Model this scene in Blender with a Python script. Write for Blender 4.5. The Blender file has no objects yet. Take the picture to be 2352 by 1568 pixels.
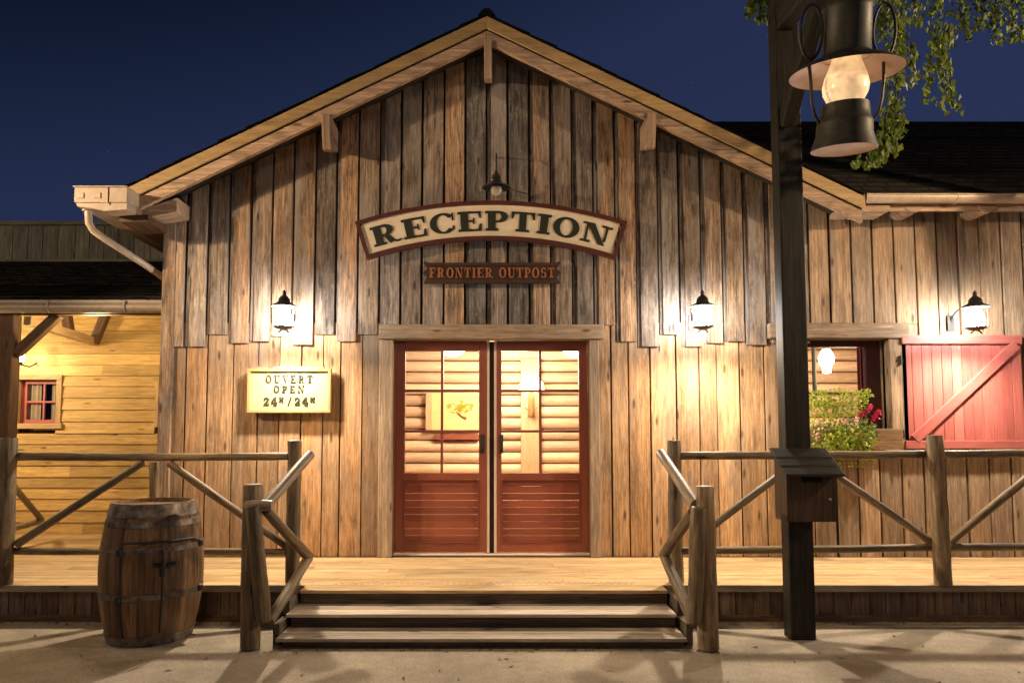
import bpy, bmesh, math, random
from mathutils import Vector, Matrix
random.seed(7)
sc = bpy.context.scene
R = math.radians
# ------------------------------------------------------------------ camera
F, PITCH, U0, V0, ZC = 1610.0, 0.065, 1130.0, 885.0, 1.646     # photo measured on a 2352 x 1568 sheet
cd = bpy.data.cameras.new("camera"); cam = bpy.data.objects.new("camera", cd); sc.collection.objects.link(cam)
cd.sensor_width = 36.0; cd.lens = 36.0 * F / 2352.0
cd.shift_x = (1176 - U0) / 2352.0; cd.shift_y = (V0 - 784) / 2352.0
cd.clip_end = 500; cd.clip_start = 0.05
cam.location = (0, 0, ZC); cam.rotation_euler = (math.pi / 2 + PITCH, 0, 0)
sc.camera = cam
# ------------------------------------------------------------------ world: late dusk sky
w = bpy.data.worlds.new("World"); sc.world = w; w.use_nodes = True
nt = w.node_tree; bg = nt.nodes["Background"]
tc = nt.nodes.new("ShaderNodeTexCoord"); sx = nt.nodes.new("ShaderNodeSeparateXYZ")
nt.links.new(tc.outputs["Generated"], sx.inputs[0])
az = nt.nodes.new("ShaderNodeMath"); az.operation = 'MULTIPLY_ADD'; az.inputs[1].default_value = -0.30
nt.links.new(sx.outputs["X"], az.inputs[0]); nt.links.new(sx.outputs["Z"], az.inputs[2])
rp = nt.nodes.new("ShaderNodeValToRGB")
e = rp.color_ramp.elements
e[0].position = 0.20; e[0].color = (0.0215, 0.0315, 0.085, 1)
e[1].position = 0.68; e[1].color = (0.0010, 0.0028, 0.010, 1)
m_ = rp.color_ramp.elements.new(0.44); m_.color = (0.0170, 0.0262, 0.070, 1)
m_ = rp.color_ramp.elements.new(0.56); m_.color = (0.0078, 0.0140, 0.037, 1)
nt.links.new(az.outputs[0], rp.inputs[0])
vo = nt.nodes.new("ShaderNodeTexVoronoi"); vo.inputs["Scale"].default_value = 26
nt.links.new(tc.outputs["Generated"], vo.inputs["Vector"])
st = nt.nodes.new("ShaderNodeMapRange"); st.inputs[1].default_value = 0.022; st.inputs[2].default_value = 0.010
st.inputs[3].default_value = 0; st.inputs[4].default_value = 0.05
nt.links.new(vo.outputs["Distance"], st.inputs[0])
ad = nt.nodes.new("ShaderNodeMixRGB"); ad.blend_type = 'ADD'; ad.inputs[0].default_value = 1
nt.links.new(rp.outputs[0], ad.inputs[1]); nt.links.new(st.outputs[0], ad.inputs[2])
nt.links.new(ad.outputs[0], bg.inputs[0]); bg.inputs[1].default_value = 0.58
# ------------------------------------------------------------------ unseen fill lights added outside the frame to brighten the front
def lamp(name, loc, energy, col, radius, kind='POINT', target=None, spot=120):
    d = bpy.data.lights.new(name, kind); d.energy = energy; d.color = col; d.shadow_soft_size = radius
    if kind == 'SPOT': d.spot_size = R(spot); d.spot_blend = 0.6
    o = bpy.data.objects.new(name, d); sc.collection.objects.link(o); o.location = loc
    if target: o.rotation_euler = (Vector(target) - Vector(loc)).to_track_quat('-Z', 'Y').to_euler()
    return o
WARM = (1.0, 0.71, 0.43)
lamp("added_fill_light", (-7.2, 4.4, 4.6), 900, WARM, 0.10, "SPOT", (0.2, 7.5, 3.7), 68)
lamp("added_fill_light", (-7.2, 4.2, 4.4), 150, WARM, 0.10)
lamp("added_fill_light", (7.6, 4.0, 5.0), 760, WARM, 0.10, "SPOT", (0.2, 7.5, 3.7), 68)
lamp("added_fill_light", (7.6, 3.8, 4.4), 120, WARM, 0.10)
lamp("added_fill_light", (-1.5, -6.0, 5.5), 190, WARM, 0.12)
sc.view_settings.view_transform = 'Standard'; sc.view_settings.look = 'None'
sc.view_settings.exposure = 0.76; sc.view_settings.gamma = 1
sc.cycles.use_denoising = True
sc.cycles.max_bounces = 8; sc.cycles.transparent_max_bounces = 12
sc.cycles.sample_clamp_indirect = 6
# ------------------------------------------------------------------ helpers
CP, SP = math.cos(PITCH), math.sin(PITCH)
def P(u, v, Y):
    cx = (u - U0) / F; cy = (V0 - v) / F; d = CP - cy * SP
    return Vector((Y * cx / d, Y, ZC + Y * (SP + cy * CP) / d))
def PX(u, v, Y): return P(u, v, Y).x
def PZ(v, Y): return P(U0, v, Y).z

class MB:
    def __init__(s): s.v = []; s.f = []; s.uv = []; s.t = []; s.m = []; s.cur = None; s.mat = 0
    def tint(s): s.cur = (random.random(), random.random(), random.random()); return s
    def face(s, idx, uvs): s.f.append(idx); s.uv.append(uvs); s.t.append(s.cur or (0.5, 0.5, 0.5)); s.m.append(s.mat)
    def quad(s, pts, uvs=None):
        b = len(s.v); s.v += [tuple(p) for p in pts]
        s.face(list(range(b, b + len(pts))), uvs or [(p[0], p[2]) for p in pts])
    def hexa(s, c, grain=2):
        """8 corners: bottom ring 0-3 (ccw from above), top ring 4-7"""
        if s.cur is None: s.tint()
        o = (random.random() * 7, random.random() * 7)
        b = len(s.v); s.v += [tuple(p) for p in c]
        for q in ((3, 2, 1, 0), (4, 5, 6, 7), (0, 1, 5, 4), (1, 2, 6, 5), (2, 3, 7, 6), (3, 0, 4, 7)):
            oth = [k for k in range(3) if k != grain]
            s.face([b + i for i in q], [(c[i][grain] + o[0], c[i][oth[0]] + c[i][oth[1]] + o[1]) for i in q])
    def box(s, x0, x1, y0, y1, z0, z1, grain=2, z1b=None, z0b=None):
        zt = z1 if z1b is None else z1b; zb = z0 if z0b is None else z0b
        s.hexa([(x0, y0, z0), (x1, y0, zb), (x1, y1, zb), (x0, y1, z0),
                (x0, y0, z1), (x1, y0, zt), (x1, y1, zt), (x0, y1, z1)], grain)
    def beam(s, a, b, w, h, up=(0, 0, 1)):
        """square bar from a to b; w across, h along up"""
        a = Vector(a); b = Vector(b); d = (b - a).normalized(); up = Vector(up)
        sd = d.cross(up).normalized(); upp = sd.cross(d).normalized()
        L = (b - a).length; n = len(s.v)
        if s.cur is None: s.tint()
        o = random.random() * 9
        for p in (a, b):
            for k, l in ((-1, -1), (1, -1), (1, 1), (-1, 1)): s.v.append(tuple(p + sd * k * w / 2 + upp * l * h / 2))
        for q in ((0, 3, 2, 1), (4, 5, 6, 7)): s.face([n + i for i in q], [(o + (0 if i < 4 else L) + s.v[n + i][2] * .05, o + s.v[n + i][0] + s.v[n + i][2]) for i in q])
        per = [0, w, w + h, 2 * w + h, 2 * w + 2 * h]
        for k in range(4):
            l = (k + 1) % 4
            s.face([n + k, n + l, n + 4 + l, n + 4 + k], [(o, o + per[k]), (o, o + per[k + 1]), (o + L, o + per[k + 1]), (o + L, o + per[k])])
    def tube(s, pts, rad, seg=12, cap=True, wob=0.0, closed=False):
        if s.cur is None: s.tint()
        pts = [Vector(p) for p in pts]; n = len(pts)
        rad = rad if isinstance(rad, (list, tuple)) else [rad] * n
        ref = None; rings = []; L = 0; Ls = []; o = random.random() * 9
        for i, p in enumerate(pts):
            if closed: d = pts[(i + 1) % n] - pts[i - 1]
            else: d = (pts[min(i + 1, n - 1)] - pts[max(i - 1, 0)])
            d.normalize()
            if ref is None:
                ref = Vector((0, 0, 1)) if abs(d.z) < .9 else Vector((0, 1, 0))
            a = d.cross(ref).normalized(); bb = a.cross(d).normalized(); ref = bb
            if i: L += (pts[i] - pts[i - 1]).length
            Ls.append(L); b0 = len(s.v); rings.append(b0)
            for k in range(seg):
                an = 2 * math.pi * k / seg
                r = rad[i] * (1 + (random.uniform(-wob, wob) if wob else 0))
                s.v.append(tuple(p + a * math.cos(an) * r + bb * math.sin(an) * r))
        R0 = max(rad)
        m = n if closed else n - 1
        for i in range(m):
            j = (i + 1) % n
            for k in range(seg):
                l = (k + 1) % seg
                w0 = o + R0 * 2 * math.pi * k / seg; w1 = o + R0 * 2 * math.pi * (k + 1) / seg
                s.face([rings[i] + k, rings[i] + l, rings[j] + l, rings[j] + k], [(Ls[i] + o, w0), (Ls[i] + o, w1), (Ls[j] + o, w1), (Ls[j] + o, w0)])
        if cap and not closed:
            for rr, rev in ((rings[0], True), (rings[-1], False)):
                idx = list(range(rr, rr + seg))
                if rev: idx = idx[::-1]
                s.face(idx, [(s.v[i][0] * .2 + o, s.v[i][2] + s.v[i][1]) for i in idx])
    def log(s, a, b, r, r2=None, wob=0.05, n=None):
        a = Vector(a); b = Vector(b); L = (b - a).length; n = n or max(3, int(L / .15)); r2 = r2 or r
        pts = []; rad = []
        ph = random.random() * 6
        for i in range(n + 1):
            t = i / n; j = math.sin(t * 5 + ph) * r * .10
            pts.append(a.lerp(b, t) + Vector((random.uniform(-1, 1) * r * .05, j * .6, j)))
            rad.append((r + (r2 - r) * t) * (1 + random.uniform(-.05, .05)))
        e = (b - a).normalized() * r * .12
        pts = [pts[0]] + [pts[0] + e] + pts[1:-1] + [pts[-1] - e, pts[-1]]
        rad = [rad[0] * .88, rad[0]] + rad[1:-1] + [rad[-1], rad[-1] * .88]
        s.tube(pts, rad, 14, True, wob)
    def lathe(s, prof, c=(0, 0, 0), seg=32, M=None, close=False):
        if s.cur is None: s.tint()
        b = len(s.v); c = Vector(c)
        for (r, z) in prof:
            for k in range(seg):
                an = 2 * math.pi * k / seg
                p = Vector((r * math.cos(an), r * math.sin(an), z))
                if M: p = M @ p
                s.v.append(tuple(p + c))
        n = len(prof)
        for i in range(n - 1 + (1 if close else 0)):
            j = (i + 1) % n
            for k in range(seg):
                l = (k + 1) % seg; ra = max(prof[i][0], prof[j][0], .01)
                u0 = 2 * math.pi * k / seg * ra; u1 = 2 * math.pi * (k + 1) / seg * ra
                s.face([b + i * seg + k, b + i * seg + l, b + j * seg + l, b + j * seg + k],
                       [(prof[i][1], u0), (prof[i][1], u1), (prof[j][1], u1), (prof[j][1], u0)])
    def prism(s, poly, y0, y1, grain=0):
        """polygon in XZ (ccw seen from the front, -Y) pushed from y0 to y1"""
        if s.cur is None: s.tint()
        n = len(poly); b = len(s.v)
        for y in (y0, y1):
            for (x, z) in poly: s.v.append((x, y, z))
        uv = lambda i: ((poly[i % n][0], poly[i % n][1]) if grain == 0 else (poly[i % n][1], poly[i % n][0]))
        s.face([b + i for i in range(n)], [uv(i) for i in range(n)])
        s.face([b + n + i for i in range(n)][::-1], [uv(i) for i in range(n)][::-1])
        for i in range(n):
            j = (i + 1) % n
            s.face([b + j, b + i, b + n + i, b + n + j], [uv(j), uv(i), (uv(i)[0], uv(i)[1] + y1 - y0), (uv(j)[0], uv(j)[1] + y1 - y0)])
    def build(s, name, mat, parent=None, smooth=False, bevel=0, props=None):
        me = bpy.data.meshes.new(name); me.from_pydata(s.v, [], s.f)
        mats = mat if isinstance(mat, (list, tuple)) else [mat]
        for m in mats: me.materials.append(m)
        me.uv_layers.new(name="UVMap"); me.color_attributes.new("tint", 'FLOAT_COLOR', 'CORNER')
        fu = []; fc = []
        for p in me.polygons:
            p.material_index = s.m[p.index]; p.use_smooth = smooth; t = s.t[p.index]
            for k in range(p.loop_total): fu += s.uv[p.index][k]; fc += (t[0], t[1], t[2], 1)
        me.uv_layers["UVMap"].data.foreach_set("uv", fu); me.color_attributes["tint"].data.foreach_set("color", fc)
        bm = bmesh.new(); bm.from_mesh(me); bmesh.ops.recalc_face_normals(bm, faces=bm.faces); bm.to_mesh(me); bm.free()
        me.update()
        o = bpy.data.objects.new(name, me); sc.collection.objects.link(o)
        if parent: o.parent = parent; o.matrix_parent_inverse = Matrix.Translation(-parent.location)
        if smooth:
            try: me.set_sharp_from_angle(angle=R(40))
            except Exception: pass
        if bevel:
            md = o.modifiers.new("bevel", 'BEVEL'); md.width = bevel; md.segments = 2; md.limit_method = 'ANGLE'; md.angle_limit = R(40)
        return o
def thing(name, label, cat, loc=(0, 0, 0), group=None):
    o = bpy.data.objects.new(name, None); sc.collection.objects.link(o); o.location = loc; o.empty_display_size = .2
    o["label"] = label; o["category"] = cat
    if group: o["group"] = group
    return o
def tag(o, label=None, cat=None, group=None, kind=None):
    for k, v in (("label", label), ("category", cat), ("group", group), ("kind", kind)):
        if v: o[k] = v
    return o
# ------------------------------------------------------------------ materials
def mk(name):
    m = bpy.data.materials.new(name); m.use_nodes = True; return m, m.node_tree, m.node_tree.nodes["Principled BSDF"]
def N(t, ty, **kw):
    n = t.nodes.new(ty)
    for k, v in kw.items():
        if isinstance(k, str) and hasattr(n, k): setattr(n, k, v)
    return n
def wood(name, cols, rough=0.75, grain=1.0, stain=0.5, staincol=(0.03, 0.027, 0.025), knots=True, across=55, bump=0.5, spec=0.3, var=0.35, greypatch=0.0, pale=0.0, greycol=(0.205, 0.18, 0.155), lo=.78, hi=1.2):
    """cols: colours of different boards; picked by the board's own random number"""
    m, t, b = mk(name); L = t.links.new
    uv = N(t, "ShaderNodeUVMap"); su = N(t, "ShaderNodeSeparateXYZ"); L(uv.outputs[0], su.inputs[0])
    at = N(t, "ShaderNodeAttribute"); at.attribute_name = "tint"; sa = N(t, "ShaderNodeSeparateXYZ"); L(at.outputs["Vector"], sa.inputs[0])
    def vec(a, c, off):
        ma = N(t, "ShaderNodeMath", operation='MULTIPLY'); ma.inputs[1].default_value = a; L(su.outputs[0], ma.inputs[0])
        mc = N(t, "ShaderNodeMath", operation='MULTIPLY'); mc.inputs[1].default_value = c; L(su.outputs[1], mc.inputs[0])
        mo = N(t, "ShaderNodeMath", operation='MULTIPLY_ADD'); mo.inputs[1].default_value = 31.0; mo.inputs[2].default_value = off; L(sa.outputs[1], mo.inputs[0])
        cb = N(t, "ShaderNodeCombineXYZ"); L(ma.outputs[0], cb.inputs[0]); L(mc.outputs[0], cb.inputs[1]); L(mo.outputs[0], cb.inputs[2]); return cb.outputs[0]
    def noise(v, sc_=1.0, det=4, dis=0.0, rgh=.55):
        n = N(t, "ShaderNodeTexNoise"); n.inputs["Scale"].default_value = sc_; n.inputs["Detail"].default_value = det
        n.inputs["Distortion"].default_value = dis; n.inputs["Roughness"].default_value = rgh; L(v, n.inputs["Vector"]); return n.outputs[0]
    def mr(x, a, c, lo, hi):
        n = N(t, "ShaderNodeMapRange"); L(x, n.inputs[0])
        for i, q in enumerate((a, c, lo, hi)): n.inputs[i + 1].default_value = q
        return n.outputs[0]
    def mix(f, a, c, mode='MIX'):
        n = N(t, "ShaderNodeMixRGB"); n.blend_type = mode
        if isinstance(f, (int, float)): n.inputs[0].default_value = f
        else: L(f, n.inputs[0])
        for i, q in ((1, a), (2, c)):
            if isinstance(q, tuple): n.inputs[i].default_value = (*q, 1)
            else: L(q, n.inputs[i])
        return n.outputs[0]
    r = N(t, "ShaderNodeValToRGB"); el = r.color_ramp.elements
    el[0].position = 0; el[0].color = (*cols[0], 1); el[1].position = 1; el[1].color = (*cols[-1], 1)
    for i, c in enumerate(cols[1:-1]):
        q = el.new((i + 1) / (len(cols) - 1)); q.color = (*c, 1)
    L(sa.outputs[0], r.inputs[0])
    g1 = noise(vec(2.2, across * 1.5, 0), 1, 5, .12); g2 = noise(vec(.8, across * .30, 5), 1, 5, .15, .6); g3 = noise(vec(1.6, 7.0, 9), 1, 6, .25, .68)
    f1 = mr(g1, .3, .7, 1 - var * grain, 1 + var * grain * .7); f2 = mr(g2, .3, .7, 1 - var * .8, 1 + var * .6)
    c = mix(1.0, r.outputs[0], f1, 'MULTIPLY'); c = mix(1.0, c, f2, 'MULTIPLY')
    br = mr(sa.outputs[2], 0, 1, lo, hi); c = mix(1.0, c, br, 'MULTIPLY')
    c = mix(mr(g3, .50, .68, 0, stain), c, staincol)
    g7 = noise(vec(4.5, 38, 41), 1, 6, .4, .75); c = mix(1.0, c, mr(g7, .36, .60, 1 - var * 1.0, 1.18), 'MULTIPLY')
    if greypatch:
        g5 = noise(vec(.9, 5.0, 17), 1, 6, .2, .65)
        gp = mr(g5, .5, .66, 0, greypatch)
        c = mix(gp, c, greycol)
    if pale:
        g6 = noise(vec(9, 34, 27), 1, 5, .8, .75)
        c = mix(mr(g6, .57, .70, 0, pale), c, (0.46, 0.36, 0.25))
    if knots:
        vn = N(t, "ShaderNodeTexVoronoi"); vn.inputs["Scale"].default_value = 1.0; L(vec(2.1, 7.5, 3), vn.inputs["Vector"])
        c = mix(mr(vn.outputs["Distance"], .07, .15, .75, 0), c, tuple(q * .35 for q in staincol))
    L(c, b.inputs["Base Color"])
    b.inputs["Roughness"].default_value = rough; b.inputs["Specular IOR Level"].default_value = spec
    bp = N(t, "ShaderNodeBump"); bp.inputs["Strength"].default_value = bump; bp.inputs["Distance"].default_value = 0.004
    s_ = N(t, "ShaderNodeMath", operation='ADD'); L(g1, s_.inputs[0]); L(g2, s_.inputs[1]); L(s_.outputs[0], bp.inputs["Height"]); L(bp.outputs[0], b.inputs["Normal"])
    return m
def paint(name, col, rough=.5, var=.15, scale=14, bump=.15, metal=0, spec=.4, dirt=None):
    m, t, b = mk(name); L = t.links.new
    tc = N(t, "ShaderNodeTexCoord"); n = N(t, "ShaderNodeTexNoise"); n.inputs["Scale"].default_value = scale; n.inputs["Detail"].default_value = 6; n.inputs["Roughness"].default_value = .65
    L(tc.outputs["Object"], n.inputs["Vector"])
    r = N(t, "ShaderNodeValToRGB"); r.color_ramp.elements[0].position = .3; r.color_ramp.elements[1].position = .7
    r.color_ramp.elements[0].color = (*[c * (1 - var) for c in (dirt or col)], 1); r.color_ramp.elements[1].color = (*[min(1, c * (1 + var)) for c in col], 1)
    L(n.outputs[0], r.inputs[0]); L(r.outputs[0], b.inputs["Base Color"])
    b.inputs["Roughness"].default_value = rough; b.inputs["Metallic"].default_value = metal; b.inputs["Specular IOR Level"].default_value = spec
    bp = N(t, "ShaderNodeBump"); bp.inputs["Strength"].default_value = bump; bp.inputs["Distance"].default_value = .003
    L(n.outputs[0], bp.inputs["Height"]); L(bp.outputs[0], b.inputs["Normal"]); return m
def glow(name, col, strength, tex=0):
    m, t, b = mk(name); L = t.links.new
    b.inputs["Base Color"].default_value = (.8, .75, .65, 1); b.inputs["Roughness"].default_value = .25
    b.inputs["Emission Color"].default_value = (*col, 1); b.inputs["Emission Strength"].default_value = strength
    if tex:
        tc = N(t, "ShaderNodeTexCoord"); n = N(t, "ShaderNodeTexNoise"); n.inputs["Scale"].default_value = tex; n.inputs["Detail"].default_value = 3
        L(tc.outputs["Object"], n.inputs["Vector"])
        mr = N(t, "ShaderNodeMapRange"); L(n.outputs[0], mr.inputs[0]); mr.inputs[1].default_value = .3; mr.inputs[2].default_value = .75; mr.inputs[3].default_value = strength * .6; mr.inputs[4].default_value = strength * 1.5
        L(mr.outputs[0], b.inputs["Emission Strength"])
    return m
GREY = (0.17, 0.15, 0.13)
M_up = wood("weathered_planks", [(0.17, 0.155, 0.14), (0.34, 0.23, 0.145), (0.50, 0.30, 0.165), (0.27, 0.24, 0.21), (0.44, 0.28, 0.165), (0.46, 0.34, 0.24), (0.18, 0.17, 0.165)], rough=.8, stain=.92, staincol=(.055, .042, .034), greypatch=.72, greycol=(.31, .285, .26), pale=.8, bump=.8, var=.5, lo=.72, hi=1.28)
M_low = wood("warm_planks", [(0.58, 0.33, 0.15), (0.46, 0.26, 0.125), (0.62, 0.38, 0.19), (0.38, 0.23, 0.12), (0.56, 0.34, 0.165)], rough=.7, stain=.65, staincol=(.11, .075, .05), greypatch=.55, greycol=(.33, .27, .21), pale=.7, bump=.6, var=.35, lo=.7, hi=1.25)
M_wing = wood("tan_wing_planks", [(0.36, 0.24, 0.14), (0.42, 0.28, 0.165), (0.30, 0.21, 0.135), (0.38, 0.27, 0.17)], rough=.75, stain=.5, staincol=(.09, .06, .04), greypatch=.4, pale=.3, bump=.6, var=.35)
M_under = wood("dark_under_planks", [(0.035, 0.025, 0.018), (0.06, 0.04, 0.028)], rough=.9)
M_trim = wood("pale_trim_wood", [(0.34, 0.25, 0.17), (0.38, 0.27, 0.17), (0.30, 0.24, 0.18)], rough=.75, stain=.35, greypatch=.35, var=.3)
M_fascia = wood("ochre_fascia_wood", [(0.36, 0.25, 0.11), (0.38, 0.26, 0.12)], rough=.6, stain=.25, var=.16, knots=False)
M_barge = wood("aged_barge_wood", [(0.52, 0.36, 0.23), (0.48, 0.33, 0.22)], rough=.75, stain=.45, greypatch=.5, pale=.3, var=.35)
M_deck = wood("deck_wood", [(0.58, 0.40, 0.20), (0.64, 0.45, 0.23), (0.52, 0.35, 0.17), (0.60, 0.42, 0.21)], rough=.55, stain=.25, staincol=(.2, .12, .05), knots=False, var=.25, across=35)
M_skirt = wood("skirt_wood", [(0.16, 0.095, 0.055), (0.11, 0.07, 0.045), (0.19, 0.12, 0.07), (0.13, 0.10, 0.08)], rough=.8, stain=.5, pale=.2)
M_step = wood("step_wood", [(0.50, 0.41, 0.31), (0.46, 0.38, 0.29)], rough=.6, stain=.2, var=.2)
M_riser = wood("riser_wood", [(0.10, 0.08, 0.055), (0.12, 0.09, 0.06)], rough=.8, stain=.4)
M_log = wood("log_wood", [(0.23, 0.155, 0.08), (0.27, 0.185, 0.10), (0.19, 0.135, 0.07), (0.24, 0.175, 0.10)], rough=.55, stain=.75, greypatch=.25, across=24, bump=1.0, var=.5, spec=.35)
M_rail = wood("smooth_rail_wood", [(0.33, 0.26, 0.19), (0.30, 0.24, 0.17)], rough=.45, stain=.25, across=26, var=.25, greypatch=.3)
M_post = wood("dark_post_wood", [(0.022, 0.019, 0.012), (0.026, 0.022, 0.014)], rough=.6, stain=.4, staincol=(.012, .01, .009), var=.45, across=30)
M_box = wood("mailbox_wood", [(0.075, 0.042, 0.024), (0.085, 0.05, 0.03)], rough=.7, stain=.35, staincol=(.02, .015, .012), var=.35, knots=False)
M_barrel = wood("barrel_oak", [(0.21, 0.125, 0.06), (0.26, 0.155, 0.075), (0.17, 0.10, 0.055), (0.22, 0.14, 0.08)], rough=.65, stain=.5, staincol=(.02, .013, .008), var=.35, across=30, knots=False)
M_door = wood("russet_door_paint", [(0.225, 0.06, 0.032), (0.235, 0.063, 0.034)], rough=.42, stain=.12, staincol=(.12, .03, .015), knots=False, var=.03, bump=.08, spec=.5)
M_red = wood("pinkish_red_shutter_paint", [(0.40, 0.11, 0.09), (0.44, 0.125, 0.10), (0.36, 0.095, 0.08)], rough=.5, stain=.12, staincol=(.3, .05, .04), knots=False, var=.12, bump=.2, spec=.45)
M_yel = wood("yellow_cabin_siding", [(0.54, 0.35, 0.12), (0.57, 0.37, 0.13), (0.50, 0.32, 0.11), (0.55, 0.36, 0.13)], rough=.6, stain=.28, staincol=(.26, .15, .04), var=.2, across=30)
M_cabtrim = wood("cabin_trim", [(0.52, 0.35, 0.17), (0.5, 0.33, 0.16)], rough=.6, stain=.15, knots=False, var=.15)
M_brown = wood("brown_beam", [(0.11, 0.06, 0.03), (0.13, 0.07, 0.035)], rough=.7, stain=.3)
M_parapet = wood("grey_green_boards", [(0.24, 0.23, 0.16), (0.20, 0.195, 0.15), (0.27, 0.25, 0.18)], rough=.8, stain=.4, greypatch=.3)
M_intlog = wood("interior_logs", [(0.70, 0.50, 0.36), (0.74, 0.54, 0.39), (0.68, 0.48, 0.34)], rough=.5, stain=.15, staincol=(.35, .2, .1), var=.12, knots=False, across=20)
M_intpost = wood("interior_post", [(0.62, 0.40, 0.24), (0.62, 0.40, 0.24)], rough=.5, stain=.1, staincol=(.4, .25, .15), var=.1, knots=False)
M_gutter = paint("beige_gutter_metal", (0.46, 0.36, 0.26), rough=.4, var=.15, spec=.5)
M_gutter2 = paint("dull_gutter_metal", (0.26, 0.21, 0.15), rough=.45, var=.2, spec=.5)
M_iron = paint("black_iron", (0.03, 0.028, 0.025), rough=.5, var=.3, spec=.5, metal=.3)
M_enamel_out = paint("dark_olive_enamel", (0.034, 0.033, 0.023), rough=.5, var=.45, spec=.35, scale=22, bump=.3)
M_enamel_in = paint("pale_enamel", (0.60, 0.44, 0.36), rough=.5, var=.12)
M_hoop = paint("steel_hoop", (0.20, 0.18, 0.155), rough=.45, var=.5, metal=.5, dirt=(.09, .04, .02))
M_slit = paint("slot_black", (0.004, 0.003, 0.003), rough=.9)
M_cream = paint("cream_signboard", (0.80, 0.68, 0.50), rough=.55, var=.10, scale=7)
M_creamy = paint("yellow_cream_signboard", (0.40, 0.36, 0.19), rough=.6, var=.05)
M_gold = paint("gilt_sign_edge", (0.36, 0.25, 0.10), rough=.5, var=.1)
M_olive = paint("olive_sign_letters", (0.028, 0.028, 0.012), rough=.9, var=.2)
M_blkgrn = paint("blackish_green_letters", (0.022, 0.024, 0.012), rough=.5, var=.2)
M_maroon = paint("maroon_sign_frame", (0.075, 0.018, 0.012), rough=.5, var=.25)
M_dkbrown = paint("dark_brown_plaque", (0.05, 0.022, 0.013), rough=.6, var=.3)
M_orange = paint("orange_brown_letters", (0.30, 0.115, 0.045), rough=.55, var=.25)
M_alu = paint("threshold_metal", (0.7, 0.56, 0.44), rough=.45, var=.1)
M_curtain = paint("dark_red_curtain", (0.20, 0.022, 0.016), rough=.8, var=.3, scale=30)
M_frame = paint("dark_plum_window_frame", (0.07, 0.022, 0.02), rough=.5, var=.2)
M_plaster = paint("interior_plaster", (0.62, 0.48, 0.30), rough=.8, var=.06)
M_poster = paint("cream_poster", (0.72, 0.60, 0.28), rough=.7, var=.05)
M_leafart = paint("ochre_leaf_print", (0.36, 0.30, 0.02), rough=.7, var=.3)
M_brownart = paint("brown_leaf_print", (0.30, 0.16, 0.06), rough=.7, var=.3)
M_lampglass = glow("lit_lantern_glass", (1.0, 0.95, 0.90), 150)
M_lampsmall = glow("lit_porch_lantern_glass", (1.0, 0.80, 0.5), 60)
M_big = glow("lit_street_lantern_glass", (1.0, 0.62, 0.28), 0.38, 14)
M_bowl = glow("lit_ceiling_bowl", (1.0, 0.84, 0.58), 8)
M_shade = glow("lit_lamp_shade", (1.0, 0.84, 0.58), 7)
M_bulb = paint("unlit_bulb", (0.35, 0.30, 0.26), rough=.2, var=.05)
def glass_mat():
    m, t, b = mk("window_glass"); L = t.links.new
    tr = N(t, "ShaderNodeBsdfTransparent"); gl = N(t, "ShaderNodeBsdfGlossy"); gl.inputs["Roughness"].default_value = .02
    tr.inputs[0].default_value = (.95, .95, .93, 1)
    fr = N(t, "ShaderNodeFresnel"); fr.inputs[0].default_value = 1.45
    mx = N(t, "ShaderNodeMixShader"); L(fr.outputs[0], mx.inputs[0]); L(tr.outputs[0], mx.inputs[1]); L(gl.outputs[0], mx.inputs[2])
    L(mx.outputs[0], t.nodes["Material Output"].inputs[0]); return m
M_glass = glass_mat()
def roof_mat():
    m, t, b = mk("dark_shingle"); L = t.links.new
    tc = N(t, "ShaderNodeTexCoord"); br = N(t, "ShaderNodeTexBrick"); br.inputs["Scale"].default_value = 1.0
    br.inputs["Color1"].default_value = (.022, .018, .012, 1); br.inputs["Color2"].default_value = (.010, .009, .007, 1); br.inputs["Mortar"].default_value = (.002, .002, .002, 1)
    br.inputs["Mortar Size"].default_value = .012; br.inputs["Brick Width"].default_value = .24; br.inputs["Row Height"].default_value = .14
    L(tc.outputs["Object"], br.inputs["Vector"]); L(br.outputs[0], b.inputs["Base Color"]); b.inputs["Roughness"].default_value = .9; b.inputs["Specular IOR Level"].default_value = .15
    bp = N(t, "ShaderNodeBump"); bp.inputs["Strength"].default_value = 1; bp.inputs["Distance"].default_value = .02; L(br.outputs[1], bp.inputs["Height"]); bp.invert = True; L(bp.outputs[0], b.inputs["Normal"]); return m
M_roof = roof_mat()
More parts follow.
